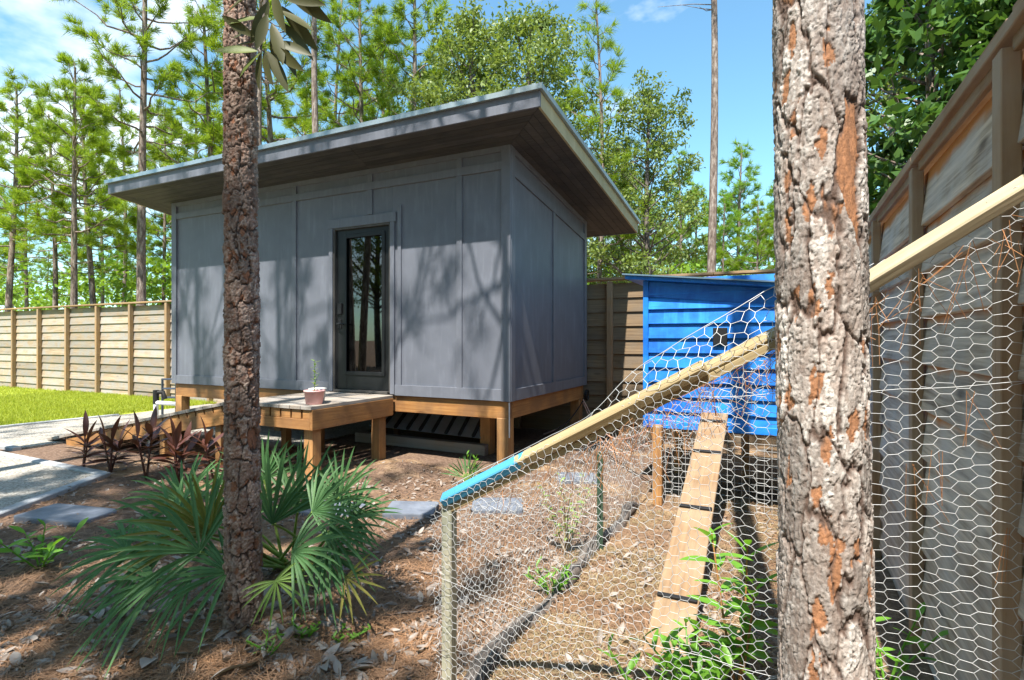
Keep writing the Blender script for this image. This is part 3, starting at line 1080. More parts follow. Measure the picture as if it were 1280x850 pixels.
def leaf_mesh(name, mat, ln_, wd, curl=.15, fold=.12, seg=6, base=.15, droop=0.0):
    """single leaf along +x, folded on the midrib"""
    t = np.linspace(0, 1, seg + 1)
    wv = wd * .5 * np.power(np.sin(np.pi * np.clip(t * (1 - base * .4) + base * .4, 0, 1)), .8)
    wv[-1] = .001
    x = t * ln_
    z = -curl * ln_ * t ** 2 * 1.0 + droop * ln_ * np.sin(t * 3)
    mid = np.stack([x, 0 * x, z - fold * wv], -1)
    lf = np.stack([x, wv, z + fold * wv], -1)
    rt_ = np.stack([x, -wv, z + fold * wv], -1)
    v = np.vstack([lf, mid, rt_])
    k = seg + 1
    f = []
    for s in range(seg):
        f += [[s, k + s, k + s + 1, s + 1], [k + s, 2 * k + s, 2 * k + s + 1, k + s + 1]]
    me_ = mesh_np(name, v, [np.array(f)], True)
    me_.materials.append(M[mat])
    return me_


def put_leaf(me_, parent, base, direction, roll=0.0, scale=1.0, name='leaf', up=(0, 0, 1)):
    o = bpy.data.objects.new(name, me_)
    COL.objects.link(o)
    d = np.asarray(direction, float)
    d = d / np.linalg.norm(d)
    mt_ = Matrix(frame(np.zeros(3), d, up).tolist()).to_4x4() @ Matrix.Rotation(roll, 4, 'X') @ Matrix.Scale(scale, 4)
    mt_.translation = Vector((np.asarray(base, float) - ORI[parent.name]).tolist())
    o.matrix_basis = mt_
    o.parent = parent
    return o


# pots on the deck
pb_ = at(391, 499, 5.62)
pp = (pb_[0] + .02, pb_[1], DZ)
pot = thing('plant_pot', 'small pink pot with a thin leafy seedling on the deck', 'plant pot', pp)
b_ = MB()
lathe(b_, [(.0, 0), (.078, 0), (.082, .005), (.098, .125), (.103, .125), (.104, .14), (.094, .14), (.090, .118), (0, .116)], pp)
b_.build('pot', 'pot_pink', pot, smooth=True)
b_ = MB()
b_.tube([np.array(pp) + o for o in ((0, 0, .11), (.01, 0, .22), (-.01, .01, .33), (.005, 0, .44))], [.004, .0035, .003, .002], 5)
b_.tube([np.array(pp) + o for o in ((0, 0, .2), (.04, 0, .27), (.07, 0, .31))], [.003, .002, .002], 5)
b_.build('stem', 'weed_leaf', pot)
sm = leaf_mesh('seedling_leaf', 'palmetto_young', .06, .024)
for k in range(18):
    zz = .18 + .27 * k / 18
    aa = k * 2.4
    put_leaf(sm, pot, np.array(pp) + (0.005 + .04 * max(0, math.sin(k)) * (k % 3 == 0), 0, zz), (math.cos(aa), math.sin(aa), .5), 0, .7 + .4 * random.random())
p2 = (pp[0] - .10, pp[1] + .14, DZ)
b_ = MB()
lathe(b_, [(.0, 0), (.07, 0), (.085, .13), (.09, .13), (.09, .145), (.08, .145), (.078, .12), (0, .12)], p2)
tag(b_.build('plant_pot', 'pot_white', origin=p2, smooth=True), 'small white pot behind the pink pot on the deck', 'plant pot')

# water pipe and frame at the far corner of the cabin
wp = at(195, CYP, 9.7)
wp[2] = 0.02
we = at(222, CYP, 9.5)
we[2] = 0.30
wt = thing('water_pipe', 'white standpipe with black tap joint beside the cabin corner', 'pipe', wp)
b_ = MB()
b_.tube([wp + (0, 0, -.03), wp + (0, 0, .30)], .04, 12)
b_.tube([wp + (0, 0, .28), (wp + we) / 2 * (1, 1, 0) + (0, 0, .30), we], .035, 10)
b_.build('pipe', 'pvc', wt, smooth=True)
b_ = MB()
b_.tube([wp + (0, 0, .26), wp + (0, 0, .50)], .048, 10)
b_.tube([wp + (0, 0, .46), wp + (.10, .06, .46), wp + (.13, .08, .34)], .04, 8)
b_.build('tap_joint', 'black_plastic', wt, smooth=True)
hb = at(203, CYP, 10.0)
hb[2] = .02
ht_ = thing('black_frame', 'open black metal hose frame standing behind the white pipe', 'frame', hb)
for dx in (0, .25):
    b_ = MB()
    b_.tube([hb + RT * dx + (0, 0, -.02), hb + RT * dx + (0, 0, .68)], .02, 8)
    b_.build('upright', 'dark_steel', ht_)
for z in (.34, .50, .67):
    b_ = MB()
    b_.tube([hb - RT * .01 + (0, 0, z), hb + RT * .26 + (0, 0, z)], .017, 8)
    b_.build('crossbar', 'dark_steel', ht_)

# ribbed metal sheets and a timber stored under the cabin
sh = thing('ribbed_sheet', 'ribbed steel sheet leaning on a timber under the cabin', 'metal sheet', (-4.1, 6.1, 0))
b_ = MB()
b_.add([(-5.1, 5.92, .23), (-3.35, 5.92, .19), (-3.35, 6.5, .52), (-5.1, 6.5, .54)], [[0, 1, 2, 3]])
b_.add([(-5.1, 5.92, .226), (-3.35, 5.92, .186), (-3.35, 6.5, .516), (-5.1, 6.5, .536)], [[3, 2, 1, 0]])
b_.build('sheet', 'sheet_steel', sh)
for k in range(9):
    x = -5.05 + k * .2
    b_ = MB()
    zo = -.0229 * (x + 5.1)
    b_.bar((x, 5.91, .245 + zo), (x - .1, 6.5, .565 + zo * .6), .035, .03)
    b_.build('rib', 'dark_steel', sh)
board('support', 'deck_wood', sh, (-5.15, 6.35, .36), (-3.3, 6.35, .34), .06, .20)
for x in (-5.0, -3.45):
    board('support_leg', 'new_lumber', sh, (x, 6.40, -.05), (x, 6.40, .30), .07, .06, (0, 1, 0))
tag(board('timber', 'deck_wood', None, (-5.25, 5.86, .08), (-3.25, 5.90, .06), .12, .13, ch=.006), 'long brown timber lying under the cabin before the steel sheet', 'timber')

# cable on the far corner of the cabin
cb = thing('cable', 'black coiled cable hanging at the back corner of the cabin', 'cable', (X1, Y1, 0))
b_ = MB()
t = np.linspace(0, 4 * math.pi, 60)
b_.tube(np.stack([np.full(60, X1 + .05) + .01 * np.sin(t * .5), Y1 - .06 + .06 * np.cos(t), .60 + .07 * np.sin(t)], -1), .012, 6)
b_.build('coil', 'black_plastic', cb, smooth=True)
b_ = MB()
s = np.linspace(0, 1, 16)
b_.tube(np.stack([X1 + .02 + .02 * np.sin(3 * s), Y1 - .1 - 1.5 * s, .55 - .28 * s - .1 * np.sin(s * 3.1)], -1), .009, 6)
b_.build('tail', 'black_plastic', cb, smooth=True)
for k in range(2):
    b_ = MB()
    e = np.array([-1.15, 5.2, .55 - .12 * k])
    st_ = np.array([X1 + .06, Y1 - .25, .55 - .04 * k])
    pts = st_ + (e - st_) * s[:, None] - np.stack([0 * s, 0 * s, (.28 + .07 * k) * np.sin(s * 3.14)], -1)
    b_.tube(pts, .009, 6)
    tag(b_.build('extension_cord', 'cord_pink', origin=st_, smooth=True), ('pinkish cord drooping from the cabin corner to the blue coop' if k == 0 else 'lower of two pinkish cords drooping toward the blue coop'), 'cord')

# stepping stones
for k, (px, py, wd, dp, rz, lab) in enumerate([
        (84, 648, .62, .34, .25, 'pale slate stepping stone beside the corner of the gravel path'),
        (515, 641, .40, .33, .45, 'square slate stepping stone left of the blue-ended rail'),
        (418, 638, .45, .33, .3, 'slate stepping stone half hidden behind the palmetto'),
        (622, 636, .42, .34, .5, 'slate stepping stone seen through the wire below the blue rail end'),
        (722, 600, .40, .32, .4, 'pale stepping stone beyond the green steel post')]):
    p = on_ground(px, py)
    z = float(gh(p[0], p[1]))
    n_ = 7
    th = np.arange(8) * math.pi / 4 + math.pi / 8
    rr = np.array([1.0, 1.0, .97, .99, 1.02, 1.0, .98, .97])
    ox = np.array([1, .88, -.93, -1, -1, -.9, .93, 1]) * rr * wd / 2
    oy = np.array([.86, 1, 1, .9, -.9, -1, -1, -.88]) * rr * dp / 2
    b_ = MB()
    up_ = np.stack([ox * .985, oy * .985, np.full(8, .038)], -1)
    ed_ = np.stack([ox, oy, np.full(8, .030)], -1)
    lo_ = np.stack([ox, oy, np.full(8, -.03)], -1)
    b_.add(up_, [list(range(8))])
    for a, c_ in ((ed_, up_), (lo_, ed_)):
        b_.add(np.vstack([a, c_]), [[q_, (q_ + 1) % 8, (q_ + 1) % 8 + 8, q_ + 8] for q_ in range(8)])
    o = b_.build('stepping_stone', 'slate')
    o.location = (p[0], p[1], z)
    o.rotation_euler = (0.01, 0.02, rz)
    tag(o, lab, 'stepping stone', 'slate stepping stones')

# ------------------------------------------------------------------ blue coop
CX0, CX1, CYf, CYb, CZ0, CZ1 = -1.08, 0.40, 4.80, 6.1, .67, 1.90
coop = thing('chicken_coop', 'bright blue boarded chicken coop on legs under a slanting roof', 'coop', (-.35, 5.4, 0))
cz = lambda x: CZ1 - (x - CX0) * .10
pitch = .124
for r in range(10):
    z0 = CZ0 + r * pitch
    zc = z0 + pitch / 2 + .004
    board('siding_board', 'blue_paint', coop, (CX0 + .03, CYf, zc), (CX1, CYf, zc), .022, pitch + .014, (0, .20, 1), .002, r)
    board('siding_board', 'blue_paint', coop, (CX0 + .012, CYf + .03, zc), (CX0 + .012, CYb, zc), .022, pitch + .014, (.20, 0, 1), .002, r)
b_ = MB()
for lo, hi in (((CX0, CYf + .02, CZ0), (CX1, CYb, CZ0 + .03)), ((CX0 + .04, CYb - .03, CZ0 + .03), (CX1, CYb, 1.74)), ((CX1 - .02, CYf + .02, CZ0 + .03), (CX1, CYb - .031, 1.74))):
    b_.box(lo, hi)
b_.build('back_and_floor', 'blue_paint', coop)
MB().box((CX0 - .012, CYf - .028, CZ0 - .02), (CX0 + .034, CYf + .03, CZ1 + .01), .003).build('corner_trim', 'blue_paint', coop)
board('top_trim', 'blue_paint', coop, (CX0 + .035, CYf - .012, cz(CX0 + .03) - .06), (CX1, CYf - .012, cz(CX1) - .06), .02, .13)
board('bottom_trim', 'blue_paint', coop, (CX0 + .035, CYf - .010, CZ0 + .01), (CX1, CYf - .010, CZ0 + .01), .03, .06)
ra, rb = CX0 - .15, CX1 + .10
rc = MB()
rc.add([[x, y, cz(x) + .012 + t] for x in (ra, rb) for y in (CYf - .10, CYb + .1) for t in (0, .03)], [[0, 1, 3, 2], [4, 6, 7, 5], [0, 4, 5, 1], [2, 3, 7, 6], [0, 2, 6, 4], [1, 5, 7, 3]])
crf = rc.build('roof', 'blue_paint', coop)
rc = MB()
nr = 12
for k in range(nr):
    a, b = ra - .02 + (rb - ra + .04) * k / nr, ra - .02 + (rb - ra + .04) * (k + 1) / nr
    rc.add([[x, y, cz(x) + .044 + t] for x in (a, b) for y in (CYf - .125, CYb + .13) for t in (0, .012)], [[0, 1, 3, 2], [4, 6, 7, 5], [0, 4, 5, 1], [2, 3, 7, 6], [0, 2, 6, 4], [1, 5, 7, 3]])
rc.build('roof_sheet', 'coop_roof_metal', crf)
for x, y in ((CX0 + .12, CYf - .05), (CX1 - .1, CYf + .06), (CX0 + .08, CYb - .08), (CX1 - .1, CYb - .08), (-.35, CYb - .08)):
    board('leg', 'new_post', coop, (x, y, -.05), (x, y, CZ0 + .01), .075, .075, (0, 1, 0), .004)
MB().box((-.52, CYf - .045, 1.36), (-.41, CYf - .018, 1.50), .004).build('latch', 'black_plastic', coop)
b_ = MB()
for x in np.arange(CX0 + .06, CX1, .055):
    b_.tube([(x, CYf + .02, 0), (x, CYf + .02, CZ0)], .0016, 3, False)
for z in np.arange(.02, CZ0, .055):
    b_.tube([(CX0 + .06, CYf + .018, z), (CX1, CYf + .018, z)], .0016, 3, False)
b_.build('welded_wire', 'wire_metal', coop)

# ------------------------------------------------------------------ chicken run
YR = 1.65
runt = thing('chicken_run', 'chicken wire run with a slanting wooden rail leading to the blue coop', 'chicken run', (-.4, 2.6, 0))
P0 = np.array([-1.085, YR, .832])
P1 = np.array([.10, YR, 1.490])
Q0 = np.array([.02, YR - .005, 1.43])
Q1 = np.array([.53, YR - .005, 1.775])


def zrail(x):
    return np.where(x < .06, P0[2] + (P1[2] - P0[2]) * (x - P0[0]) / (P1[0] - P0[0]), Q0[2] + (Q1[2] - Q0[2]) * (x - Q0[0]) / (Q1[0] - Q0[0]))


upr = np.array([-.45, -.55, .8])
board('front_rail', 'blue_end_wood', runt, P0, (-.20, YR, float(zrail(-.20))), .046, .032, upr, .004)
board('front_rail', 'rail_wood', runt, (-.34, YR + .045, float(zrail(-.34)) - .012), P1 + (0, .045, -.012), .050, .032, upr, .004)
board('front_rail', 'pale_rail_wood', runt, Q0, Q1, .052, .034, upr, .004)
board('rail_lath', 'rail_wood', runt, P0 + (.02, .010, -.033), P1 + (0, .010, -.033), .018, .022, (0, 0, 1), .002)
board('corner_post', 'grey_post_wood', runt, (P0[0] + .012, YR + .02, -.08), (P0[0] + .012, YR + .02, .825), .042, .042, (0, 1, 0), .004)
for px, py, hgt in ((750, 690, .66),):
    p = on_ground(px, py)
    b_ = MB()
    b_.box((p[0] - .02, p[1] - .003, -.1), (p[0] + .02, p[1] + .003, hgt))
    b_.box((p[0] - .003, p[1] + .0032, -.1), (p[0] + .003, p[1] + .035, hgt - .001))
    for z in np.arange(.1, hgt - .05, .07):
        b_.box((p[0] - .008, p[1] - .012, z), (p[0] + .008, p[1] - .0031, z + .02))
    b_.build('steel_post', 'green_steel', runt)
board('side_rail', 'rail_wood', runt, (-1.09, YR + .07, .70), (-1.09, 4.76, .655), .028, .028, ch=.003) if False else None
# dark strip modelled in place of the band of shade along the run
e_ = MB()
yy = np.linspace(YR - .05, 4.7, 40)
e_.tube(np.stack([-1.13 + .02 * np.sin(yy * 5), yy, .01 + .02 * np.sin(yy * 9)], -1), .045 + .012 * np.sin(yy * 13), 7)
e_.build('shade_band', 'dark_bark', runt, smooth=True)


def hexnet(fn, u0, u1, v0, v1, a, hh_, keep, r, jit=.0018, seed=1, wl=None):
    """twisted hexagonal wire net; fn maps (u, v) to a place, keep says where the net is; cell length may grow along u"""
    rg = np.random.default_rng(seed)
    nj = int((v1 - v0) / (hh_ / 2)) + 2
    us = [u0]
    while us[-1] < u1:
        aa = a if wl is None else wl(us[-1])
        us.append(us[-1] + 1.5 * aa)
    us = np.array(us)
    E1, E2, RR = [], [], []
    grid = {}
    for j_ in range(nj):
        for i_ in range(j_ % 2, len(us), 2):
            aa = a if wl is None else wl(us[i_])
            grid[(i_, j_)] = (us[i_], v0 + j_ * hh_ / 2, aa, rg.normal(0, jit, 4))
    for (i_, j_), (u, v, aa, jt) in grid.items():
        l_ = (u - aa / 2 + jt[0], v + jt[1])
        r_ = (u + aa / 2 + jt[2], v + jt[3])
        if keep(u, v):
            E1.append(l_)
            E2.append(r_)
            RR.append(.85)
        for dj in (-1, 1):
            g_ = grid.get((i_ + 1, j_ + dj))
            if g_ is None:
                continue
            u2, v2, a2, j2 = g_
            if keep((u + u2) / 2, (v + v2) / 2):
                E1.append(r_)
                E2.append((u2 - a2 / 2 + j2[0], v2 + j2[1]))
                RR.append(1.0)
    E1, E2, RR = np.array(E1), np.array(E2), np.array(RR) * r
    A = fn(E1[:, 0], E1[:, 1])
    B = fn(E2[:, 0], E2[:, 1])
    return rods(A, B, RR)


def rods(A, B, r, n=4):
    d = B - A
    d /= np.linalg.norm(d, axis=1)[:, None] + 1e-9
    ref = np.where(np.abs(d[:, 2:3]) < .9, np.array([[0, 0, 1.0]]), np.array([[1.0, 0, 0]]))
    s_ = np.cross(d, ref)
    s_ /= np.linalg.norm(s_, axis=1)[:, None]
    t2 = np.cross(d, s_)
    th = np.arange(n) * 2 * math.pi / n
    off = (s_[:, None] * np.cos(th)[None, :, None] + t2[:, None] * np.sin(th)[None, :, None]) * np.reshape(r, (-1, 1, 1))
    v = np.concatenate([A[:, None] + off, B[:, None] + off], 1)
    k = len(A)
    base = np.arange(k)[:, None, None] * 2 * n
    j_ = np.arange(n)
    f = np.stack([j_, (j_ + 1) % n, (j_ + 1) % n + n, j_ + n], -1)[None] + base
    return v.reshape(-1, 3), f.reshape(-1, 4)


def front_fn(u, v):
    bag = .035 * (fbm(u * 3 + 7, v * 3, 5) - .5) + .02 * np.sin(u * 5 + v * 4)
    low = sstep(.42, .30, v) * .01 * np.sin(v * 30)
    return np.stack([u + .05 * (fbm(u * 5, v * 5, 9) - .5) * sstep(.2, -.6, u), YR - .028 + bag + low, v + .03 * (fbm(u * 4 + 3, v * 4, 2) - .5) + .03 * (fbm(u * 7 + 3, v * 9, 12) - .5) * sstep(.1, -.6, u)], -1)


WA = .0165
net = MB()
net.add(*hexnet(front_fn, -1.10, .54, .0, 1.76, WA, .0275, lambda u, v: v < float(zrail(np.array(u))) + .012, .00080, .0023, 1, lambda u: WA * (1.0 + .42 * sstep(-.5, .35, u))))
for z0 in (.55, 1.30):
    uu = np.linspace(-1.1, .53, 60)
    p = front_fn(uu, z0 + .05 * np.sin(uu * 2.2 + z0 * 9))
    ok = z0 < zrail(uu)
    p = p[ok]
    net.add(*rods(p[:-1], p[1:], np.full(len(p) - 1, .0008)))
net.build('wire_front', 'wire_metal', runt, smooth=True)['kind'] = 'stuff'


# a second, crumpled turn of net folded down under the rail
def fold_fn(u, v):
    return np.stack([u + .05 * (fbm(u * 7, v * 7, 19) - .5), YR + .015 + .05 * (fbm(u * 6 + 2, v * 6, 23) - .5), zrail(u) - v + .05 * (fbm(u * 8, v * 8, 29) - .5)], -1)


net = MB()
net.add(*hexnet(fold_fn, -1.0, .12, .0, .34, .0175, .030, lambda u, v: v < .10 + .20 * float(fbm(np.array(u * 2.5 + 4), np.array(.5), 31)), .0008, .004, 17))
net.build('wire_fold', 'wire_metal', runt, smooth=True)['kind'] = 'stuff'


# loose flap of net standing above the rail
def flap_fn(u, v):
    k = v / .16
    return np.stack([u - .05 * k, YR + .02 + .10 * k + .05 * np.sin(u * 6), zrail(u) + .01 + v * (1 + .25 * np.sin(u * 4)) + .01 * (fbm(u * 9, v * 9, 4) - .5)], -1)


def flap_h(u):
    return .022 + .085 * sstep(-.58, -.34, u) * sstep(.22, -.02, u)


net = MB()
net.add(*hexnet(flap_fn, -1.06, .26, .0, .30, .020, .034, lambda u, v: v < flap_h(u), .0010, .003, 7))
uu = np.linspace(-1.06, .22, 60)
p = flap_fn(uu, np.array([flap_h(x) for x in uu]))
net.add(*rods(p[:-1], p[1:], np.full(59, .0012)))
net.build('wire_flap', 'wire_metal', runt, smooth=True)['kind'] = 'stuff'


# net along the low side of the run, back to the coop, sagging between its posts
def side_fn(u, v):
    sag = .06 * np.sin((u - YR) * 2.0) ** 2
    return np.stack([-1.10 + .05 * (fbm(u * 3, v * 3, 6) - .5) + .05 * v * np.sin(u * 3), u, v * (1 - sag) + .015 * (fbm(u * 6, v * 6, 8) - .5)], -1)


net = MB()
net.add(*hexnet(side_fn, YR, 4.75, .0, .74, .022, .038, lambda u, v: v < .76 - .05 * (u - YR) / 3, .0008, .003, 3))
uu = np.linspace(YR, 4.75, 70)
p = side_fn(uu, .75 - .05 * (uu - YR) / 3)
net.add(*rods(p[:-1], p[1:], np.full(69, .0012)))
net.build('wire_side', 'wire_metal', runt, smooth=True)['kind'] = 'stuff'

# pine straw caught in the net
st_ = MB()
A, B = [], []
for u0_, n_, drop, spread in ((.13, 12, .12, .025), (.21, 9, .14, .012), (.29, 7, .16, .01), (.38, 7, .15, .012), (.46, 7, .12, .015), (-.22, 34, .13, .06), (-.38, 34, .15, .06), (-.52, 22, .14, .06), (-.08, 18, .10, .05), (-.66, 12, .12, .05), (-.8, 6, .14, .06)):
    for k in range(n_):
        u = u0_ + rng.normal(0, spread)
        u = min(u, .5)
        zt_ = float(zrail(np.array(u))) - .04 - abs(rng.normal(0, .03))
        a_ = np.array([u, YR - .03 + rng.normal(0, .012), zt_])
        d_ = np.array([rng.normal(0, .045), rng.normal(0, .02), -drop * rng.uniform(.3, 1.15)])
        m_ = a_ + d_ * .5 + rng.normal(0, .006, 3)
        A += [a_, m_]
        B += [m_, a_ + d_]
for px, py in ((1216, 520), (1150, 620), (1262, 690), (648, 690), (590, 690), (1185, 600)):
    dd = 1.25 if px > 1000 else 1.9
    for k in range(3):
        a_ = at(px + rng.normal(0, 4), py - 30, dd)
        a_[1] = YR - .03
        d_ = np.array([rng.normal(0, .02), 0, -.13])
        A.append(a_)
        B.append(a_ + d_)
st_.add(*rods(np.array(A), np.array(B), .0008, 3))
st_.build('caught_pine_straw', 'straw', runt)['kind'] = 'stuff'

# ramp board to the coop with cleats
ra_, rb_ = np.array([-.455, 2.42, .03]), np.array([-.50, 4.72, .80])
cr = thing('coop_ramp', 'plank ramp with dark cleats inside the chicken run', 'ramp', (-.46, 2.5, 0))
nrm = np.cross(rb_ - ra_, (1, 0, 0))
nrm = nrm / np.linalg.norm(nrm)
nrm = nrm if nrm[2] > 0 else -nrm
board('ramp_board', 'ramp_board_wood', cr, ra_, rb_, .20, .032, nrm, .004)
for s in (.14, .45, .73, .93):
    c_ = ra_ + (rb_ - ra_) * s + nrm * .024
    board('cleat', 'black_plastic', cr, c_ - (.094, 0, 0), c_ + (.094, 0, 0), .022, .018, nrm, .003)

# ------------------------------------------------------------------ near pine trunks with plated bark


def bark_trunk(b, base, lean, r0, r1, z0, z1, res, seed, pal, cu, cv, amp, patch, flare=0.0):
    """scaly plated bark as relief, colour plate by plate"""
    r_ = (r0 + r1) / 2
    na = int(2 * math.pi * r_ / res)
    nzv = int((z1 - z0) / res)
    th = np.arange(na) / na * 2 * math.pi
    z = np.linspace(z0, z1, nzv)
    TH_, ZZ = np.meshgrid(th, z)
    per = max(3, round(2 * math.pi * r_ / cu))
    uu = TH_ / (2 * math.pi) * per
    vv = ZZ / cv
    cw, sw = np.cos(TH_), np.sin(TH_)
    wu = fbm(cw * 3 + 10, ZZ * 9 + sw * 3, seed) - .5
    wv = fbm(sw * 3 + 20, ZZ * 9 + cw * 3, seed + 2) - .5
    f1, f2, pid = voro(uu + 1.1 * wu, vv + .7 * wv, seed, per)
    per2 = per * 3
    wf = fbm(cw * 9 + 3, ZZ * 40 + sw * 9, seed + 4) - .5
    g1, g2, fid = voro(uu * 3 + 1.4 * wf, vv * 4 + 1.2 * wf, seed + 9, per2)
    per3 = per * 7
    k1, k2, kid = voro(uu * 7 + wf, vv * 13 + 1.5 * wf, seed + 14, per3)
    plate = sstep(.012, .13, f2 - f1)
    flake = sstep(.0, .22, g2 - g1)
    scale = sstep(.0, .30, k2 - k1)
    isor = (pid < patch * .12)
    isfl = (fid < patch * .95) & ~isor
    h = plate * (.45 + .45 * pid) + .34 * flake * (.3 + fid) * ~isor + .24 * scale * kid * ~isor
    h = np.where(isor, h * .55, h)
    h = np.where(isfl, h - .18, h)
    h += .12 * (fbm(cw * 6 + 4, ZZ * 25 + sw * 6, seed + 6) - .5)
    rad = r0 + (r1 - r0) * (ZZ - z0) / (z1 - z0) + amp * (h - .6) + flare * np.exp(-(ZZ - z0) / .10)
    ax = base[0] + lean[0] * ZZ
    ay = base[1] + lean[1] * ZZ
    P = np.stack([ax + rad * cw, ay + rad * sw, ZZ], -1)
    grey, tan, oran, deep = [np.array(c_) for c_ in pal]
    mixv = np.clip(.15 + .55 * fid + .75 * (kid - .3), 0, 1)[..., None]
    col = tan + (grey - tan) * mixv
    red = sstep(.45, .7, fbm(cw * 2 + 7, ZZ * 5 + sw * 2, seed + 11))[..., None]
    col = col * (1 - .5 * red) + (tan * .9) * .5 * red
    col = col * (.62 + .60 * _h(pid * 91, pid * 37, seed))[..., None]
    oc = oran * (.7 + .6 * fbm(cw * 8, ZZ * 30 + sw * 8, seed + 8))[..., None]
    col = np.where((isor | isfl)[..., None], oc, col)
    col = col * (.62 + .38 * (flake * .5 + scale * .5))[..., None]
    col = deep + (col - deep) * plate[..., None]
    i_, j_ = np.meshgrid(np.arange(nzv - 1), np.arange(na), indexing='ij')
    f = np.stack([i_ * na + j_, i_ * na + (j_ + 1) % na, (i_ + 1) * na + (j_ + 1) % na, (i_ + 1) * na + j_], -1).reshape(-1, 4)
    b.add(P.reshape(-1, 3), f, col.reshape(-1, 3))
    return P[-1].mean(0)


def tufts(cent, dirs, nn, ln_, wd, rg, spread=1.15):
    """needle tufts: nn thin blades fanning from each centre"""
    k = len(cent)
    d = rg.normal(0, 1, (k, nn, 3))
    d /= np.linalg.norm(d, axis=2)[..., None]
    d = dirs[:, None] * spread + d
    d /= np.linalg.norm(d, axis=2)[..., None]
    L_ = ln_ * rg.uniform(.65, 1.1, (k, nn, 1))
    sd_ = np.cross(d, rg.normal(0, 1, (k, nn, 3)))
    sd_ /= np.linalg.norm(sd_, axis=2)[..., None] + 1e-9
    base = cent[:, None] + rg.normal(0, .03, (k, nn, 3)) + d * .02
    tip = base + d * L_
    tip[..., 2] -= .10 * L_[..., 0]
    v = np.stack([base - sd_ * wd, base + sd_ * wd, tip], 2).reshape(-1, 3)
    return v, np.arange(len(v)).reshape(-1, 3)


def pine_crown(b, cr_, axis, zc0, zc1, Rm, nb, rg, nn=26, ln_=.26, wd=.008, dead=5, dead_z=None, dens=1.0):
    """limbs go into b, needles into cr_; axis(z) is the trunk line"""
    cent, dirs = [], []
    for k in range(nb):
        t = (k + rg.uniform(0, .8)) / nb
        z = zc0 + (zc1 - zc0) * t
        prof = (.55 + .45 * math.sin(math.pi * min(1, t * 1.25 + .12))) * (1 - t ** 3 * .75)
        ln1 = Rm * prof * rg.uniform(.6, 1.1)
        az = k * 2.399 + rg.normal(0, .3)
        el = -.12 + .95 * t + rg.normal(0, .12)
        o_ = axis(z)
        h_ = np.array([math.cos(az), math.sin(az), 0])
        sN = np.linspace(0, 1, 6)
        pts = o_ + h_ * (ln1 * sN * math.cos(el))[:, None] + UP * (ln1 * (math.sin(el) * sN + .22 * sN ** 2))[:, None]
        pts[1:-1] += rg.normal(0, .03 * ln1, (4, 3))
        b.tube(pts, np.linspace(.012 + .012 * ln1, .006, 6), 5, False)
        ntw = max(3, int((3 + 3.2 * ln1) * dens))
        for q_ in range(ntw):
            s_ = rg.uniform(.38, 1) if q_ else 1.0
            p = o_ + h_ * (ln1 * s_ * math.cos(el)) + UP * (ln1 * (math.sin(el) * s_ + .22 * s_ ** 2))
            dr_ = h_ + np.array([*rg.normal(0, .75, 2), abs(rg.normal(.45, .35))])
            dr_ /= np.linalg.norm(dr_)
            tl = rg.uniform(.12, .5) * min(1, ln1)
            e_p = p + dr_ * tl
            b.tube([p, (p + e_p) / 2 + rg.normal(0, .02, 3), e_p], [.008, .006, .004], 4, False)
            for m_ in (1.0, .62) if tl > .2 else (1.0,):
                cent.append(p + dr_ * tl * m_)
                dirs.append(dr_ * .9 + UP * .25)
    for k in range(dead):
        z = (dead_z[0] + (dead_z[1] - dead_z[0]) * rg.random()) if dead_z else zc0 - rg.uniform(.1, 1.6)
        az = rg.uniform(0, 6.28)
        ln1 = rg.uniform(.3, 1.2)
        o_ = axis(z)
        h_ = np.array([math.cos(az), math.sin(az), rg.uniform(-.1, .35)])
        b.tube([o_, o_ + h_ * ln1 * .5 + rg.normal(0, .05, 3), o_ + h_ * ln1 + rg.normal(0, .08, 3)], [.016, .010, .004], 4, False)
    cent, dirs = np.array(cent), np.array(dirs)
    cr_.add(*tufts(cent, dirs, nn, ln_, wd, rg))


# right near trunk
GREY = ((.66, .615, .575), (.36, .275, .23), (.44, .205, .10), (.13, .085, .066))
RTB = at(1032, 850, 1.27)
lean_r = np.array([-.012, -.006])
rt_ = thing('pine_tree', 'pine with scaly grey bark and orange flakes before the chicken run', 'tree', (RTB[0], RTB[1], 0))
bk = MB()
bark_trunk(bk, RTB[:2] - lean_r * .6, lean_r, .0935, .087, .42, 2.45, .0024, 21, GREY, .058, .24, .0095, .11)
bk.build('trunk', 'bark', rt_, smooth=True)
bk = MB()
ax_r = lambda z: np.array([RTB[0] + lean_r[0] * (z - .6), RTB[1] + lean_r[1] * (z - .6), z])
bark_trunk(bk, RTB[:2] - lean_r * .6, lean_r, .106, .098, -.1, .43, .012, 22, GREY, .052, .15, .015, .13)
bark_trunk(bk, RTB[:2] - lean_r * .6, lean_r, .087, .05, 2.44, 15.0, .03, 23, GREY, .052, .15, .010, .13)
bk.build('upper_trunk', 'bark', rt_, smooth=True)
rg = np.random.default_rng(77)
lb, cr_ = MB(), MB()
pine_crown(lb, cr_, ax_r, 10.2, 15.4, 1.8, 32, rg, 26, .26, .006, 4, (6.5, 10))
lb.build('limb', 'pine_bark_far', rt_, smooth=True)
cr_.build('crown', 'pine_needles', rt_)

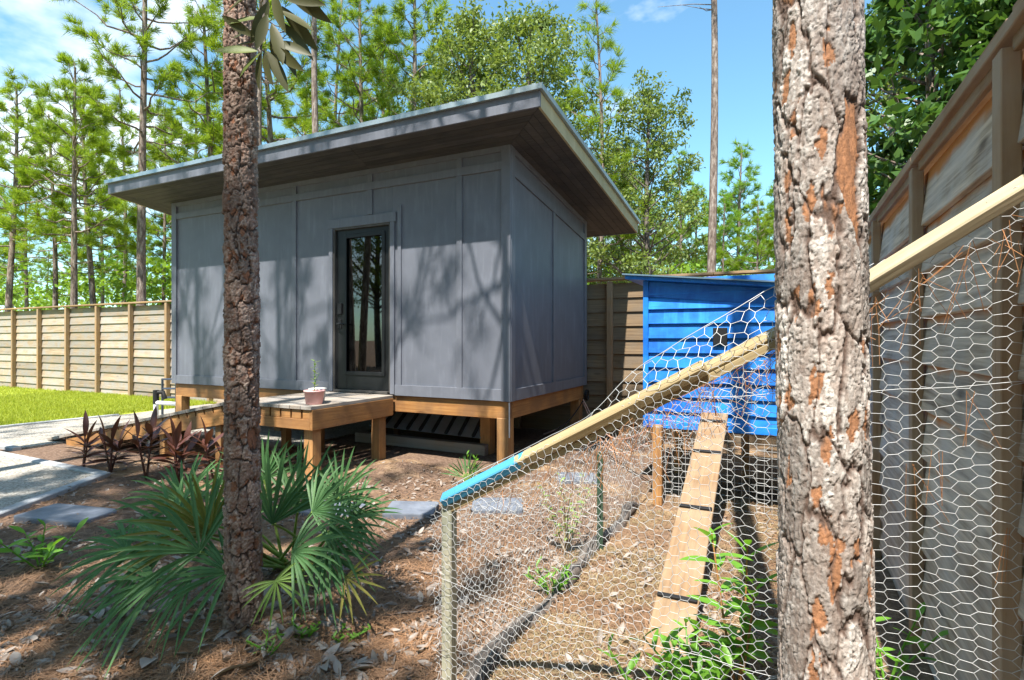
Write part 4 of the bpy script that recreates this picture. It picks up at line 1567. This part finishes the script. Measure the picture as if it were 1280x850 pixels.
# left near trunk
BROWN = ((.46, .35, .285), (.24, .125, .085), (.30, .13, .07), (.055, .036, .028))
LTB = on_ground(304, 788, .04)
lean_l = np.array([-.007, .0])
lt2 = thing('pine_tree', 'slender pine with reddish brown plated bark rising from the palmetto', 'tree', (LTB[0], LTB[1], 0))
bk = MB()
bark_trunk(bk, LTB[:2], lean_l, .074, .060, -.08, 3.3, .0036, 41, BROWN, .050, .105, .018, .14, .05)
bk.build('trunk', 'bark', lt2, smooth=True)
bk = MB()
ax_l = lambda z: np.array([LTB[0] + lean_l[0] * z, LTB[1] + lean_l[1] * z, z])
bark_trunk(bk, LTB[:2], lean_l, .060, .035, 3.29, 11.0, .025, 42, BROWN, .042, .085, .010, .16)
bk.build('upper_trunk', 'bark', lt2, smooth=True)
lb, cr_ = MB(), MB()
pine_crown(lb, cr_, ax_l, 7.6, 11.2, 1.4, 22, rg, 22, .24, .0045, 4, (4.2, 7.0), .9)
lb.build('limb', 'pine_bark_far', lt2, smooth=True)
cr_.build('crown', 'pine_needles', lt2)

# ------------------------------------------------------------------ trees


def make_pine(seed, H, cb_, Rm, dia, nb, mat='pine_needles', nn=26, ln_=.28, wd=.0092, dead=6, dens=1.0, name='pine_tree'):
    rg_ = np.random.default_rng(seed)
    t_ = thing(name, 'pine', 'tree', (0, 0, 0))
    ph = rg_.uniform(0, 6, 2)
    am = rg_.uniform(.05, .16)
    ax = lambda z: np.array([am * math.sin(z * .35 + ph[0]) - am * math.sin(ph[0]), am * math.sin(z * .3 + ph[1]) - am * math.sin(ph[1]), z])
    zz_ = np.linspace(-.15, H, 22)
    b = MB()
    b.tube([ax(z) for z in zz_], dia / 2 * (1 - .82 * (np.clip(zz_, 0, H) / H) ** 1.3) + .012, 10)
    cr = MB()
    pine_crown(b, cr, ax, H * cb_, H, Rm, nb, rg_, nn, ln_, wd, dead, None, dens)
    b.build('trunk', 'pine_bark_far', t_, smooth=True)
    cr.build('crown', mat, t_)
    return t_


def leaf_cloud(cent, rad, nl, size, rg_, aspect=.45):
    """many separate leaves around clump centres"""
    k = len(cent)
    d = rg_.normal(0, 1, (k, nl, 3))
    d *= (rg_.random((k, nl, 1)) ** .45) / (np.linalg.norm(d, axis=2)[..., None])
    p = cent[:, None] + d * rad.reshape(-1, 1, 1) * np.array([1, 1, .7])
    p = p.reshape(-1, 3)
    n_ = len(p)
    x = rg_.normal(0, 1, (n_, 3)) + [0, 0, -.2]
    x /= np.linalg.norm(x, axis=1)[:, None]
    s_ = np.cross(x, rg_.normal(0, 1, (n_, 3)) * .6 + UP)
    s_ /= np.linalg.norm(s_, axis=1)[:, None] + 1e-9
    L_ = size * rg_.uniform(.6, 1.25, (n_, 1))
    v = np.stack([p, p + x * L_ * .5 + s_ * L_ * aspect * .5, p + x * L_, p + x * L_ * .5 - s_ * L_ * aspect * .5], 1).reshape(-1, 3)
    return v, np.arange(len(v)).reshape(-1, 4)


def make_broad(seed, H, cb_, Rm, dia, ncl, nl, size, mat, bark='dark_bark', name='oak_tree', lean=0.0, squash=1.0):
    rg_ = np.random.default_rng(seed)
    t_ = thing(name, 'oak', 'tree', (0, 0, 0))
    b = MB()
    zz_ = np.linspace(-.15, H * .92, 16)
    am = rg_.uniform(.08, .2)
    ax = lambda z: np.array([am * math.sin(z * .7 + seed) - am * math.sin(seed) + lean * z, am * math.cos(z * .5 + seed) - am * math.cos(seed), z])
    b.tube([ax(z) for z in zz_], dia / 2 * (1 - .85 * np.clip(zz_ / H, 0, 1)) + .012, 9)
    cent = []
    for k in range(ncl):
        t = (k + rg_.random()) / ncl
        z = H * (cb_ + (1.0 - cb_) * t)
        prof = math.sin(math.pi * min(1, .18 + .82 * t)) ** .6
        az = k * 2.399 + rg_.normal(0, .4)
        rr_ = Rm * prof * math.sqrt(rg_.uniform(.15, 1.0))
        c_ = ax(z * .93) + np.array([math.cos(az) * rr_, math.sin(az) * rr_ * squash, rg_.normal(.1, .25)])
        cent.append(c_)
        if k % 2 == 0:
            o_ = ax(max(H * .22, z * .93 - rr_ * .7))
            m_ = (o_ + c_) / 2 + np.array([0, 0, -.05 * rr_]) + rg_.normal(0, .06, 3)
            b.tube([o_, m_, c_], [.012 + .016 * rr_, .010 + .006 * rr_, .005], 5, False)
    cent = np.array(cent)
    rad = rg_.uniform(.28, .62, ncl) * (Rm / 2.2) ** .5
    c2 = MB()
    c2.add(*leaf_cloud(cent, rad, nl, size, rg_))
    b.build('trunk', bark, t_, smooth=True)
    c2.build('crown', mat, t_)
    return t_


def pos(px, depth):
    p = at(px, CYP, depth)
    return (float(p[0]), float(p[1]), 0.0)


def place(o, px, depth, label, group=None, rz=None, s=1.0):
    o.location = pos(px, depth)
    o.rotation_euler = (0, 0, rz if rz is not None else random.uniform(0, 6.28))
    o.scale = (s,) * 3
    tag(o, label, 'tree', group)


PG = 'pines in the woods beyond the board fence'
pA = make_pine(1, 14.5, .50, 2.5, .25, 40, nn=42)          # tall, crown high
pB = make_pine(2, 10.2, .46, 2.1, .20, 38, nn=44)          # middling, full crown
pC = make_pine(3, 9.4, .46, 1.8, .17, 30, nn=34, dead=12)
pD = make_pine(4, 11.2, .32, 1.5, .15, 40, nn=32, dead=3, dens=.9)
pE = make_pine(5, 17.0, .66, 2.2, .205, 40, nn=32, dead=8)   # bare tall pole
pG = make_pine(9, 11.0, .55, 1.7, .2, 22, nn=20, wd=.006, dead=4, dens=.7)
pF = make_pine(6, 10.5, .34, 2.1, .18, 36, 'pine_needles_far', 24, .34, .015)
place(pA, 178, 16.5, 'tall pine with a high wide crown beyond the plank fence, left of the roof', None, .6)
place(pB, 92, 16.0, 'full-crowned pine with a straight grey trunk beyond the lawn fence', None, 2.0, .9)
place(pC, 262, 19.0, 'thin pine with bare lower twigs rising just over the low end of the roof', None, 1.0, 1.35)
place(pD, 742, 16.0, 'narrow young pine with open tufts beside the high corner of the roof', None, .3)
place(pE, 887, 13.6, 'tall bare pine pole standing behind the blue coop', None, .5)
copy_tree(pE, pos(403, 14.5), 2.4, .95, 'straight pale pine trunk rising behind the middle of the roof')
copy_tree(pA, pos(452, 19), 3.9, .95, 'bushy pine behind the roof next to the pale straight trunk')
copy_tree(pB, pos(8, 17), 4.4, .92, 'pine with a dark trunk at the far end of the lawn fence')
copy_tree(pE, pos(329, 17), 4.4, .95, 'slim pine trunk just behind the reddish near trunk')
copy_tree(pC, pos(341, 20), .4, 1.5, 'thin dark pine beside the slim trunk behind the roof')
for k, (px, dp, s) in enumerate([(120, 20, 1.0), (66, 21, 1.05), (150, 24, 1.1), (232, 25, 1.25), (36, 25, .95), (204, 22, .95), (300, 24, 1.3), (372, 24, 1.35), (430, 25, 1.5), (490, 24, 1.4)]):
    copy_tree((pB, pC, pD)[k % 3], pos(px, dp), k * 1.3, s, 'middling pine standing among other pines beyond the lawn fence', PG)
for k, (px, dp, s) in enumerate([(905, 24, .72), (945, 22, .66), (970, 27, .85), (850, 26, .95), (790, 27, .9), (925, 32, .95), (870, 33, 1.0), (1010, 30, 1.0), (700, 26, 1.0)]):
    copy_tree((pF, pB, pF)[k % 3], pos(px, dp), k * 1.1, s, 'bushy young pine beyond the coop and back fence', 'pines behind the coop')
place(pF, -20, 30, 'hazy pine deep in the woods behind the lawn fence', 'deep woods pines', 1.0)
for k in range(34):
    px = -60 + k * 35.0 + random.uniform(-12, 12)
    dp = random.uniform(29, 52)
    copy_tree((pF, pF, pB, pC)[k % 4], pos(px, dp), k * .9, random.uniform(.85, 1.25), 'hazy pine deep in the woods behind the lawn fence', 'deep woods pines')

oA = make_broad(3, 11.5, .34, 2.7, .34, 190, 110, .15, 'oak_leaves')
place(oA, 590, 16.5, 'dense olive-leaved oak rising behind the high end of the roof', None, .4)
oB = make_broad(8, 9.0, .22, 1.8, .2, 150, 90, .13, 'oak_leaves')
place(oB, 815, 15.5, 'rounded small-leaved oak between the roof corner and the bare pine pole', None, .9)
copy_tree(oA, pos(665, 18.5), 2.2, 1.12, 'large oak with a thick dark trunk behind the roof corner')
copy_tree(oB, pos(770, 20), 3.0, .95, 'smaller oak in the shade behind the rounded oak')
copy_tree(pB, pos(508, 18), 4.0, 1.3, 'feathery pine behind the middle of the roof left of the dense oak')
mA = make_broad(15, 8.2, .16, 1.75, .24, 170, 52, .24, 'magnolia_leaves', 'pine_bark_far', 'magnolia_tree')
place(mA, 1185, 8.6, 'dark glossy-leaved magnolia leaning over the shaded fence', None, 1.0)
copy_tree(mA, pos(1290, 8.0), 3.1, .9, 'glossy magnolia boughs above the fence corner nearest the run')
copy_tree(oB, pos(1120, 13), 1.0, 1.1, 'pale oak seen through the magnolia leaves')

# brush under the far trees, a mass nobody could count
bs = MB()
rgb = np.random.default_rng(99)
k = 680
pxs = rgb.uniform(-120, 1300, k)
dps = rgb.uniform(20, 46, k)
cc = np.array([at(a, CYP, b) for a, b in zip(pxs, dps)])
cc[:, 2] = rgb.uniform(.6, 5.4, k) * (.6 + .4 * dps / 46)
bs.add(*leaf_cloud(cc, rgb.uniform(.7, 1.5, k), 90, .26, rgb, .5))
tag(bs.build('forest_brush', 'brush_leaves'), 'bright green undergrowth between the pine trunks beyond the fence', 'undergrowth', kind='stuff')

# pines of the same wood standing behind and left of the camera; their crowns shade the yard
for k, (x, y, o, s) in enumerate([(-5.9, 0.6, pG, 1.05), (-8.6, 1.2, pG, 1.1), (-4.1, 0.4, pG, 1.18), (-7.3, 0.8, pG, 1.12), (-3.3, -2.5, pB, 1.05), (-2.0, -3.7, pC, 1.1), (-5.2, -3.0, pB, 1.05)]):
    c_ = copy_tree(o, (x, y, 0), k * 1.7 + .4, s, 'pine of the yard standing before the cabin front', 'yard pines')

# woods closing the yard behind the camera, seen in the door glass
tag(pG, 'pine of the yard standing before the cabin front', 'tree', 'yard pines')
pG.location = (-10.6, -1.4, 0)
for k in range(16):
    c_ = copy_tree((oA, oB, pF, oA)[k % 4], (-19 + k * 1.45 + random.uniform(-.5, .5), -11.5 - random.uniform(0, 5), 0), k * 1.1, random.uniform(.85, 1.15), 'tree of the wood that closes the yard opposite the cabin', 'woods opposite the cabin')

# ------------------------------------------------------------------ palmetto


def frond(parent, hub, a, nrm_, L_, nseg, spread, mat, root, droop=.25, wseg=.020):
    hub = np.asarray(hub, float)
    a = np.asarray(a, float)
    a = a / np.linalg.norm(a)
    nrm_ = np.asarray(nrm_, float)
    nrm_ = nrm_ - a * (nrm_ @ a)
    nrm_ /= np.linalg.norm(nrm_)
    bb = np.cross(nrm_, a)
    f = MB()
    rg_ = np.random.default_rng(int(abs(hub[0]) * 1000 + L_ * 777))
    t = np.array([0, .15, .4, .65, .85, 1.0])
    L_ = L_ * .92
    for k in range(nseg):
        if rg_.random() < .08:
            continue
        ph = math.radians(spread) * (k / (nseg - 1) - .5) + rg_.normal(0, .05)
        d = a * math.cos(ph) + bb * math.sin(ph) + nrm_ * rg_.normal(0, .05)
        sd_ = -a * math.sin(ph) + bb * math.cos(ph)
        l_ = L_ * (.70 + .30 * math.cos(ph * .55)) * rg_.uniform(.88, 1.06)
        cup = .10 * abs(math.sin(ph))
        dr_ = droop * rg_.uniform(.6, 1.4)
        ctr = hub + d * (t * l_)[:, None] + nrm_ * (cup * l_ * t)[:, None] - UP * (dr_ * l_ * t ** 2.6)[:, None]
        wv = wseg * .5 * np.array([.30, .62, 1.0, .85, .5, .03]) * (L_ / .42) ** .6
        rise = wv * .55
        lf = ctr + sd_ * wv[:, None]
        rt2 = ctr - sd_ * wv[:, None]
        md = ctr - nrm_ * rise[:, None]
        v = np.vstack([lf, md, rt2])
        n6 = 6
        q_ = []
        for s_ in range(n6 - 1):
            q_ += [[s_, n6 + s_, n6 + s_ + 1, s_ + 1], [n6 + s_, 2 * n6 + s_, 2 * n6 + s_ + 1, n6 + s_ + 1]]
        f.add(v, q_)
    fr2 = f.build('frond', mat, parent)
    p = MB()
    root = np.asarray(root, float)
    m_ = (root + hub) / 2 + UP * .08
    ts = np.linspace(0, 1, 8)[:, None]
    p.tube(root * (1 - ts) ** 2 + 2 * m_ * ts * (1 - ts) + hub * ts ** 2 + 0 * ts, np.linspace(.010, .006, 8), 6)
    p.build('petiole', 'palmetto_young' if mat != 'palmetto_old' else 'palmetto_old', fr2, smooth=True)
    return fr2


pc = on_ground(322, 735)
pal = thing('saw_palmetto', 'spreading green saw palmetto with fan leaves around the slender pine', 'palmetto', (pc[0], pc[1], 0))


def img(al, away=0.0):
    al = math.radians(al)
    return RT * math.cos(al) + UP * math.sin(al) + FW * away


FR = [  # hub px, py, distance, direction in degrees, away, length, blades, spread, leaf, droop
    (340, 655, 3.00, 84, .15, .52, 20, 120, 'palmetto_leaf', .10),
    (372, 640, 3.15, 72, .25, .50, 20, 110, 'palmetto_leaf', .12),
    (258, 655, 3.05, 104, .2, .44, 20, 150, 'palmetto_leaf', .15),
    (300, 650, 3.25, 92, .3, .46, 18, 130, 'palmetto_leaf', .12),
    (424, 622, 2.95, 62, .0, .35, 22, 240, 'palmetto_leaf', .15),
    (412, 664, 2.75, 8, -.1, .34, 20, 190, 'palmetto_leaf', .25),
    (345, 726, 2.50, -60, -.35, .19, 14, 230, 'palmetto_young', .2),
    (250, 690, 2.55, 140, -.25, .48, 16, 165, 'palmetto_leaf', .25),
    (215, 664, 2.85, 156, .1, .46, 16, 175, 'palmetto_leaf', .25),
    (205, 692, 2.65, 176, -.05, .42, 18, 150, 'palmetto_leaf', .35),
    (196, 728, 2.5, 192, -.1, .40, 15, 130, 'palmetto_leaf', .4),
    (240, 722, 2.5, 212, -.2, .28, 14, 130, 'palmetto_leaf', .4),
    (262, 668, 2.70, 118, -.15, .44, 22, 150, 'palmetto_old', .18),
    (390, 640, 2.8, 40, .0, .36, 20, 170, 'palmetto_leaf', .2),
    (365, 690, 2.6, 25, -.2, .36, 16, 150, 'palmetto_leaf', .3),
    (432, 722, 2.60, -15, -.1, .22, 8, 150, 'palmetto_old', .15),
    (400, 712, 2.65, 150, -.1, .16, 6, 60, 'palmetto_old', .1),
    (330, 600, 3.25, 100, .2, .36, 18, 150, 'palmetto_leaf', .15),
    (160, 690, 2.75, 172, .0, .36, 18, 150, 'palmetto_leaf', .3),
    (228, 628, 3.1, 135, .2, .38, 18, 160, 'palmetto_leaf', .2),
    (285, 715, 2.55, 165, -.4, .36, 18, 150, 'palmetto_leaf', .3),
    (398, 690, 2.7, -12, -.2, .32, 16, 140, 'palmetto_leaf', .3),
    (440, 645, 2.9, 25, .1, .30, 18, 180, 'palmetto_leaf', .2),
]
for (px, py, dp, al, aw, L_, ns, spd, mat, drp) in FR:
    hub = at(px, py, dp)
    a_ = img(al, aw)
    nm = -FW * .75 + UP * .8 + RT * .15 * math.cos(math.radians(al))
    root = np.array([pc[0] + rng.normal(0, .06), pc[1] + .25 + rng.normal(0, .06), .02])
    frond(pal, hub, a_, nm, L_, ns, spd, mat, root, drp)

# palmetto seedling by the cabin corner
sp0 = on_ground(583, 608)
sps = thing('palmetto_seedling', 'small palmetto seedling at the foot of the cabin corner post', 'palmetto', (sp0[0], sp0[1], 0))
for k, al in enumerate((35, 65, 95, 120, 150)):
    frond(sps, sp0 + np.array([0, 0, .06]) + img(al) * .06, img(al, (-1) ** k * .4), -FW + UP * .4, .24, 4, 34, 'palmetto_leaf', sp0, .1, .018)


def leafy(name, label, cat, base, h_, ns, nl, ln_, wd, mat, lean_=.25, stem='weed_leaf', up_=.5, seed=0, group=None):
    rg_ = np.random.default_rng(seed + 500)
    t_ = thing(name, label, cat, tuple(base), group)
    me_ = leaf_mesh('leaf', mat, ln_, wd, .22, .16)
    for s_ in range(ns):
        az = s_ * 2.4 + rg_.uniform(0, 1)
        tip = np.array([math.cos(az) * lean_ * h_ * (ns > 1), math.sin(az) * lean_ * h_ * (ns > 1), h_ * rg_.uniform(.75, 1.0)]) + np.array([*rg_.normal(0, .03, 2), 0])
        b_ = MB()
        b_.tube([base - UP * .02, base + tip * .5 + np.array([*rg_.normal(0, .01, 2), 0]), base + tip], [.006, .005, .003], 5)
        b_.build('stem', stem, t_)
        for k in range(nl):
            f_ = .25 + .75 * k / max(1, nl - 1)
            a2 = k * 2.2 + az
            put_leaf(me_, t_, base + tip * f_, np.array([math.cos(a2), math.sin(a2), up_ + .6 * (f_ > .9)]), rg_.normal(0, .3), rg_.uniform(.65, 1.1) * (1.05 - .25 * f_))
    return t_


def gpt(px, py):
    p = on_ground(px, py)
    p[2] = float(gh(p[0], p[1]))
    return p


leafy('weed', 'tall bright green weed growing inside the run by the grey pine trunk', 'weed', gpt(922, 868), .64, 3, 17, .17, .05, 'weed_leaf', .12, 'new_lumber', .35, 1)
leafy('weed', 'low clump of bright weeds at the foot of the coop ramp', 'weed', gpt(868, 872), .24, 10, 8, .12, .034, 'weed_leaf', .6, 'weed_leaf', .7, 2)
leafy('weed', 'small weed sprig left of the coop ramp foot', 'weed', gpt(812, 882), .20, 2, 6, .11, .03, 'weed_leaf', .5, 'weed_leaf', .9, 3)
leafy('weed', 'light green weed beside the pale slate stepping stone', 'weed', gpt(50, 712), .24, 5, 7, .12, .045, 'weed_leaf', .7, 'weed_leaf', .5, 4)
leafy('weed', 'weedy stalk rising behind the palmetto seedling', 'weed', gpt(590, 606), .30, 3, 9, .07, .02, 'weed_leaf', .2, 'weed_leaf', .6, 5)
leafy('weed', 'tiny green weed right of the slender pine', 'weed', gpt(380, 808), .07, 5, 6, .045, .016, 'weed_leaf', .8, 'weed_leaf', .6, 6)
leafy('weed', 'tiny sprout in the sunlit litter beside the palmetto', 'weed', gpt(428, 806), .06, 4, 5, .04, .016, 'weed_leaf', .8, 'weed_leaf', .6, 7)
leafy('weed', 'yellowish sprout in the leaf litter below the slender pine', 'weed', gpt(330, 835), .07, 4, 5, .05, .014, 'palmetto_young', .6, 'weed_leaf', .8, 8)
leafy('weed', 'leafy weed growing at the wire by the fence', 'weed', gpt(1108, 860), .30, 4, 7, .09, .034, 'weed_leaf', .4, 'weed_leaf', .5, 9)
leafy('weed', 'grassy green weed inside the low side net', 'weed', gpt(690, 745), .16, 6, 6, .08, .02, 'weed_leaf', .6, 'weed_leaf', .7, 10)
leafy('vine_weed', 'pale vine heaped on the low side net of the run', 'weed', gpt(708, 690), .50, 9, 10, .06, .022, 'palmetto_young', .35, 'dry_grass', .3, 12)

# ti plants along the ramp
TI = leaf_mesh('ti_leaf', 'ti_leaf', .30, .062, .28, .14, 7)
for k, (px, py, h_, nl, lab) in enumerate([(104, 586, .34, 13, 'dark purple ti plant at the low end of the ramp'), (138, 590, .34, 15, 'purple ti plant with a single upright leaf beside the ramp'), (183, 599, .50, 20, 'tallest purple ti plant in the row along the ramp'), (222, 604, .42, 18, 'bushy purple ti plant beside the ramp post'), (268, 604, .40, 14, 'ti plant with a broad reddish leaf next to the slender pine')]):
    p = gpt(px, py)
    t_ = thing('ti_plant', lab, 'plant', tuple(p), 'ti plants along the ramp')
    rg_ = np.random.default_rng(k + 60)
    for s_ in range(2 + k % 2):
        az = s_ * 2.5 + k
        hs = h_ * rg_.uniform(.7, 1.0)
        tip = p + np.array([math.cos(az) * .08, math.sin(az) * .08, hs])
        b_ = MB()
        b_.tube([p - UP * .02, (p + tip) / 2, tip], [.013, .011, .008], 6)
        b_.build('stem', 'ti_leaf', t_)
        for q_ in range(nl // (1 + s_)):
            f_ = .35 + .65 * q_ / nl * (1 + s_)
            a2 = q_ * 2.4 + s_
            put_leaf(TI, t_, p + (tip - p) * min(1, f_), np.array([math.cos(a2), math.sin(a2), .15 + 1.5 * f_ ** 3]), rg_.normal(0, .4), rg_.uniform(.6, 1.0))
        put_leaf(TI, t_, tip, np.array([.1, .05, 1.0]), az, .95)

# ------------------------------------------------------------------ magnolia bough hanging over the near pine
mb = thing('magnolia_bough', 'hanging magnolia bough with long olive leaves before the slender pine', 'branch', tuple(at(318, -60, 2.45)))
bpts = [ax_l(3.75), at(322, -95, 2.52), at(335, -35, 2.40), at(331, 10, 2.36), at(327, 48, 2.34), at(326, 62, 2.34)]
b_ = MB()
b_.tube(bpts, [.016, .014, .011, .008, .006, .004], 7)
b_.build('stem', 'dark_bark', mb, smooth=True)
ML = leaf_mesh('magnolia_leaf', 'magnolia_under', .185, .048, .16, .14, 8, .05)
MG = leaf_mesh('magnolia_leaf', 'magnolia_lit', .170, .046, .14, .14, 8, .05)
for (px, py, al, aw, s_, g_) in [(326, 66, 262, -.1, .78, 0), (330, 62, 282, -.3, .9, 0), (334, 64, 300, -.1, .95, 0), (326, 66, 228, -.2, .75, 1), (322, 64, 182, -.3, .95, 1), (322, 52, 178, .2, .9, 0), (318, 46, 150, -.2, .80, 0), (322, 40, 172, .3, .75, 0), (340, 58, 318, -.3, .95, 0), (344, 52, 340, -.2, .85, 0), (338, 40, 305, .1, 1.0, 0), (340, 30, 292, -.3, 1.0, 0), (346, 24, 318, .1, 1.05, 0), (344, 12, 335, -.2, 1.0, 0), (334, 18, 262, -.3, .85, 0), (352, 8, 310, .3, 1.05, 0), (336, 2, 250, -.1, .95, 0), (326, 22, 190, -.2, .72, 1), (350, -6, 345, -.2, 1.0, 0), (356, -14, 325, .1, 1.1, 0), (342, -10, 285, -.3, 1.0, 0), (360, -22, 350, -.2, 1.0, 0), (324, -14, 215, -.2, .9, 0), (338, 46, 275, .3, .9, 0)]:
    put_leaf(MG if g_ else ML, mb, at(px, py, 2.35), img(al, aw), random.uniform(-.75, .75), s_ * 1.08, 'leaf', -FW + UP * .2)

# ------------------------------------------------------------------ litter on the ground
rgl = np.random.default_rng(4)


def scatter(n_):
    k = int(n_ * .7)
    px = rgl.uniform(-20, 1000, k)
    py = CYP + 175 + (rgl.random(k) ** .8) * 260
    dp = FP * CAMH / (py - CYP)
    P = np.array([0, 0, 0]) + dp[:, None] * (FW + RT * ((px - CXP) / FP)[:, None])
    Q = np.stack([rgl.uniform(-6.5, .4, n_ - k), rgl.uniform(.6, 5.0, n_ - k), np.zeros(n_ - k)], -1)
    P = np.vstack([P, Q])
    edge = 3.2 - (P[:, 0] + 6.3) * 1.6
    ok = ~((P[:, 0] < -4.4) & (P[:, 1] < edge) & (P[:, 1] < 3.35)) & (P[:, 0] < .5) & (P[:, 1] < 5.6)
    P = P[ok]
    P[:, 2] = gh(P[:, 0], P[:, 1])
    return P


def needle_litter(n_, ln_, wd, name, mat, label, sel=None):
    P = scatter(n_)
    if sel is not None:
        P = P[sel(P)]
    k = len(P)
    an_ = rgl.uniform(0, 6.283, k)
    d = np.stack([np.cos(an_), np.sin(an_), rgl.normal(.05, .10, k)], -1) * (ln_ * rgl.uniform(.5, 1.2, k))[:, None]
    sd_ = np.stack([-np.sin(an_), np.cos(an_), np.zeros(k)], -1) * wd
    base = P + UP * rgl.uniform(.002, .016, k)[:, None]
    mid = base + d * .5 + UP * rgl.uniform(0, .012, k)[:, None]
    end = base + d - UP * .004
    v = np.stack([base - sd_, base + sd_, mid + sd_, mid - sd_, end], 1).reshape(-1, 3)
    o5 = np.arange(k)[:, None] * 5
    b_ = MB()
    b_.add(v, o5 + np.array([[0, 1, 2, 3]]))
    b_.f.append(o5 + np.array([[3, 2, 4]]))
    return tag(b_.build(name, mat), label, 'litter', kind='stuff')


needle_litter(42000, .13, .0013, 'pine_straw', 'straw_ground', 'brown pine straw strewn over the ground of the yard')
rc_ = np.array([gpt(430, 770), gpt(360, 800), gpt(60, 810), gpt(500, 800), gpt(230, 830), gpt(530, 715), gpt(120, 620), gpt(300, 815)])
needle_litter(30000, .14, .0014, 'orange_straw', 'straw_drift', 'drifts of orange pine straw on the litter around the palmetto', lambda P: np.min(np.hypot((P[:, None, 0] - rc_[:, 0]) / .34, (P[:, None, 1] - rc_[:, 1]) / .22) + .6 * (fbm(P[:, :1] * 6, P[:, 1:2] * 6, 3) - .5), axis=1) < .9)
needle_litter(90000, .085, .0016, 'dry_grass', 'dry_grass', 'dry pale grass lying in the chicken run', lambda P: (P[:, 0] > -1.25) & (fbm(P[:, 0] * 4, P[:, 1] * 4, 61) > .46))

LM = [leaf_mesh('fallen_leaf', 'dry_leaf', .10, .04, c_, f_, 5, .15, d_) for c_, f_, d_ in ((.25, .25, .05), (-.2, .3, .0), (.1, -.35, .08), (.4, .15, 0))]
# uncountable small litter, joined
vs, fs, n0 = [], [], 0
P = scatter(11000)
P = P[(fbm(P[:, 0] * 2.2, P[:, 1] * 2.2, 44) > .50) | (rgl.random(len(P)) < .25)]
P = P[(P[:, 0] < -1.2) | (rgl.random(len(P)) < .7)]
tri = [np.array([list(pl.vertices) for pl in m_.polygons]) for m_ in LM]
vv_ = [np.array([list(q_.co) for q_ in m_.vertices]) for m_ in LM]
b_ = MB()
for k, p in enumerate(P):
    m_ = k % 4
    e = Euler((rgl.normal(0, .5), rgl.normal(0, .35), rgl.uniform(0, 6.28))).to_matrix()
    s_ = rgl.uniform(.25, .72)
    b_.add(vv_[m_] @ np.array(e).T * s_ + p + (0, 0, .012), tri[m_])
tag(b_.build('leaf_litter', 'dry_leaf', smooth=True), 'grey and brown dead leaves littering the ground', 'litter', kind='stuff')
# the large fallen leaves, each its own
cnt = 0
for k in range(400):
    px, py = rgl.uniform(0, 560), rgl.uniform(690, 850)
    if px < 80 and py < 700:
        continue
    wgt = math.exp(-((px - 300) / 160) ** 2) * (py > 740) + .16
    if rgl.random() > wgt:
        continue
    p = gpt(px, py)
    o = bpy.data.objects.new('fallen_leaf', LM[k % 4])
    COL.objects.link(o)
    o.location = (p[0], p[1], p[2] + .014)
    o.rotation_euler = (rgl.normal(0, .35), rgl.normal(0, .25), rgl.uniform(0, 6.28))
    s_ = rgl.uniform(.7, 1.35)
    o.scale = (s_, s_ * rgl.uniform(.8, 1.3), s_)
    tag(o, 'large curled dead leaf lying in the litter around the slender pine', 'leaf', 'large fallen leaves')
    cnt += 1
# twigs
for k, (px, py, al) in enumerate([(398, 838, 110), (492, 820, 80), (150, 800, 20), (80, 770, 160), (505, 770, 40), (240, 820, 10)]):
    p = gpt(px, py) + UP * .012
    d = np.array([math.cos(R(al)), math.sin(R(al)), 0])
    b_ = MB()
    b_.tube([p - d * .1, p + (0, 0, .008), p + d * .07 + (.01, 0, .004), p + d * .14], [.004, .0055, .005, .003], 6)
    tag(b_.build('twig', 'pine_bark_far', origin=p), 'short broken grey twig lying in the litter', 'twig', 'fallen twigs')
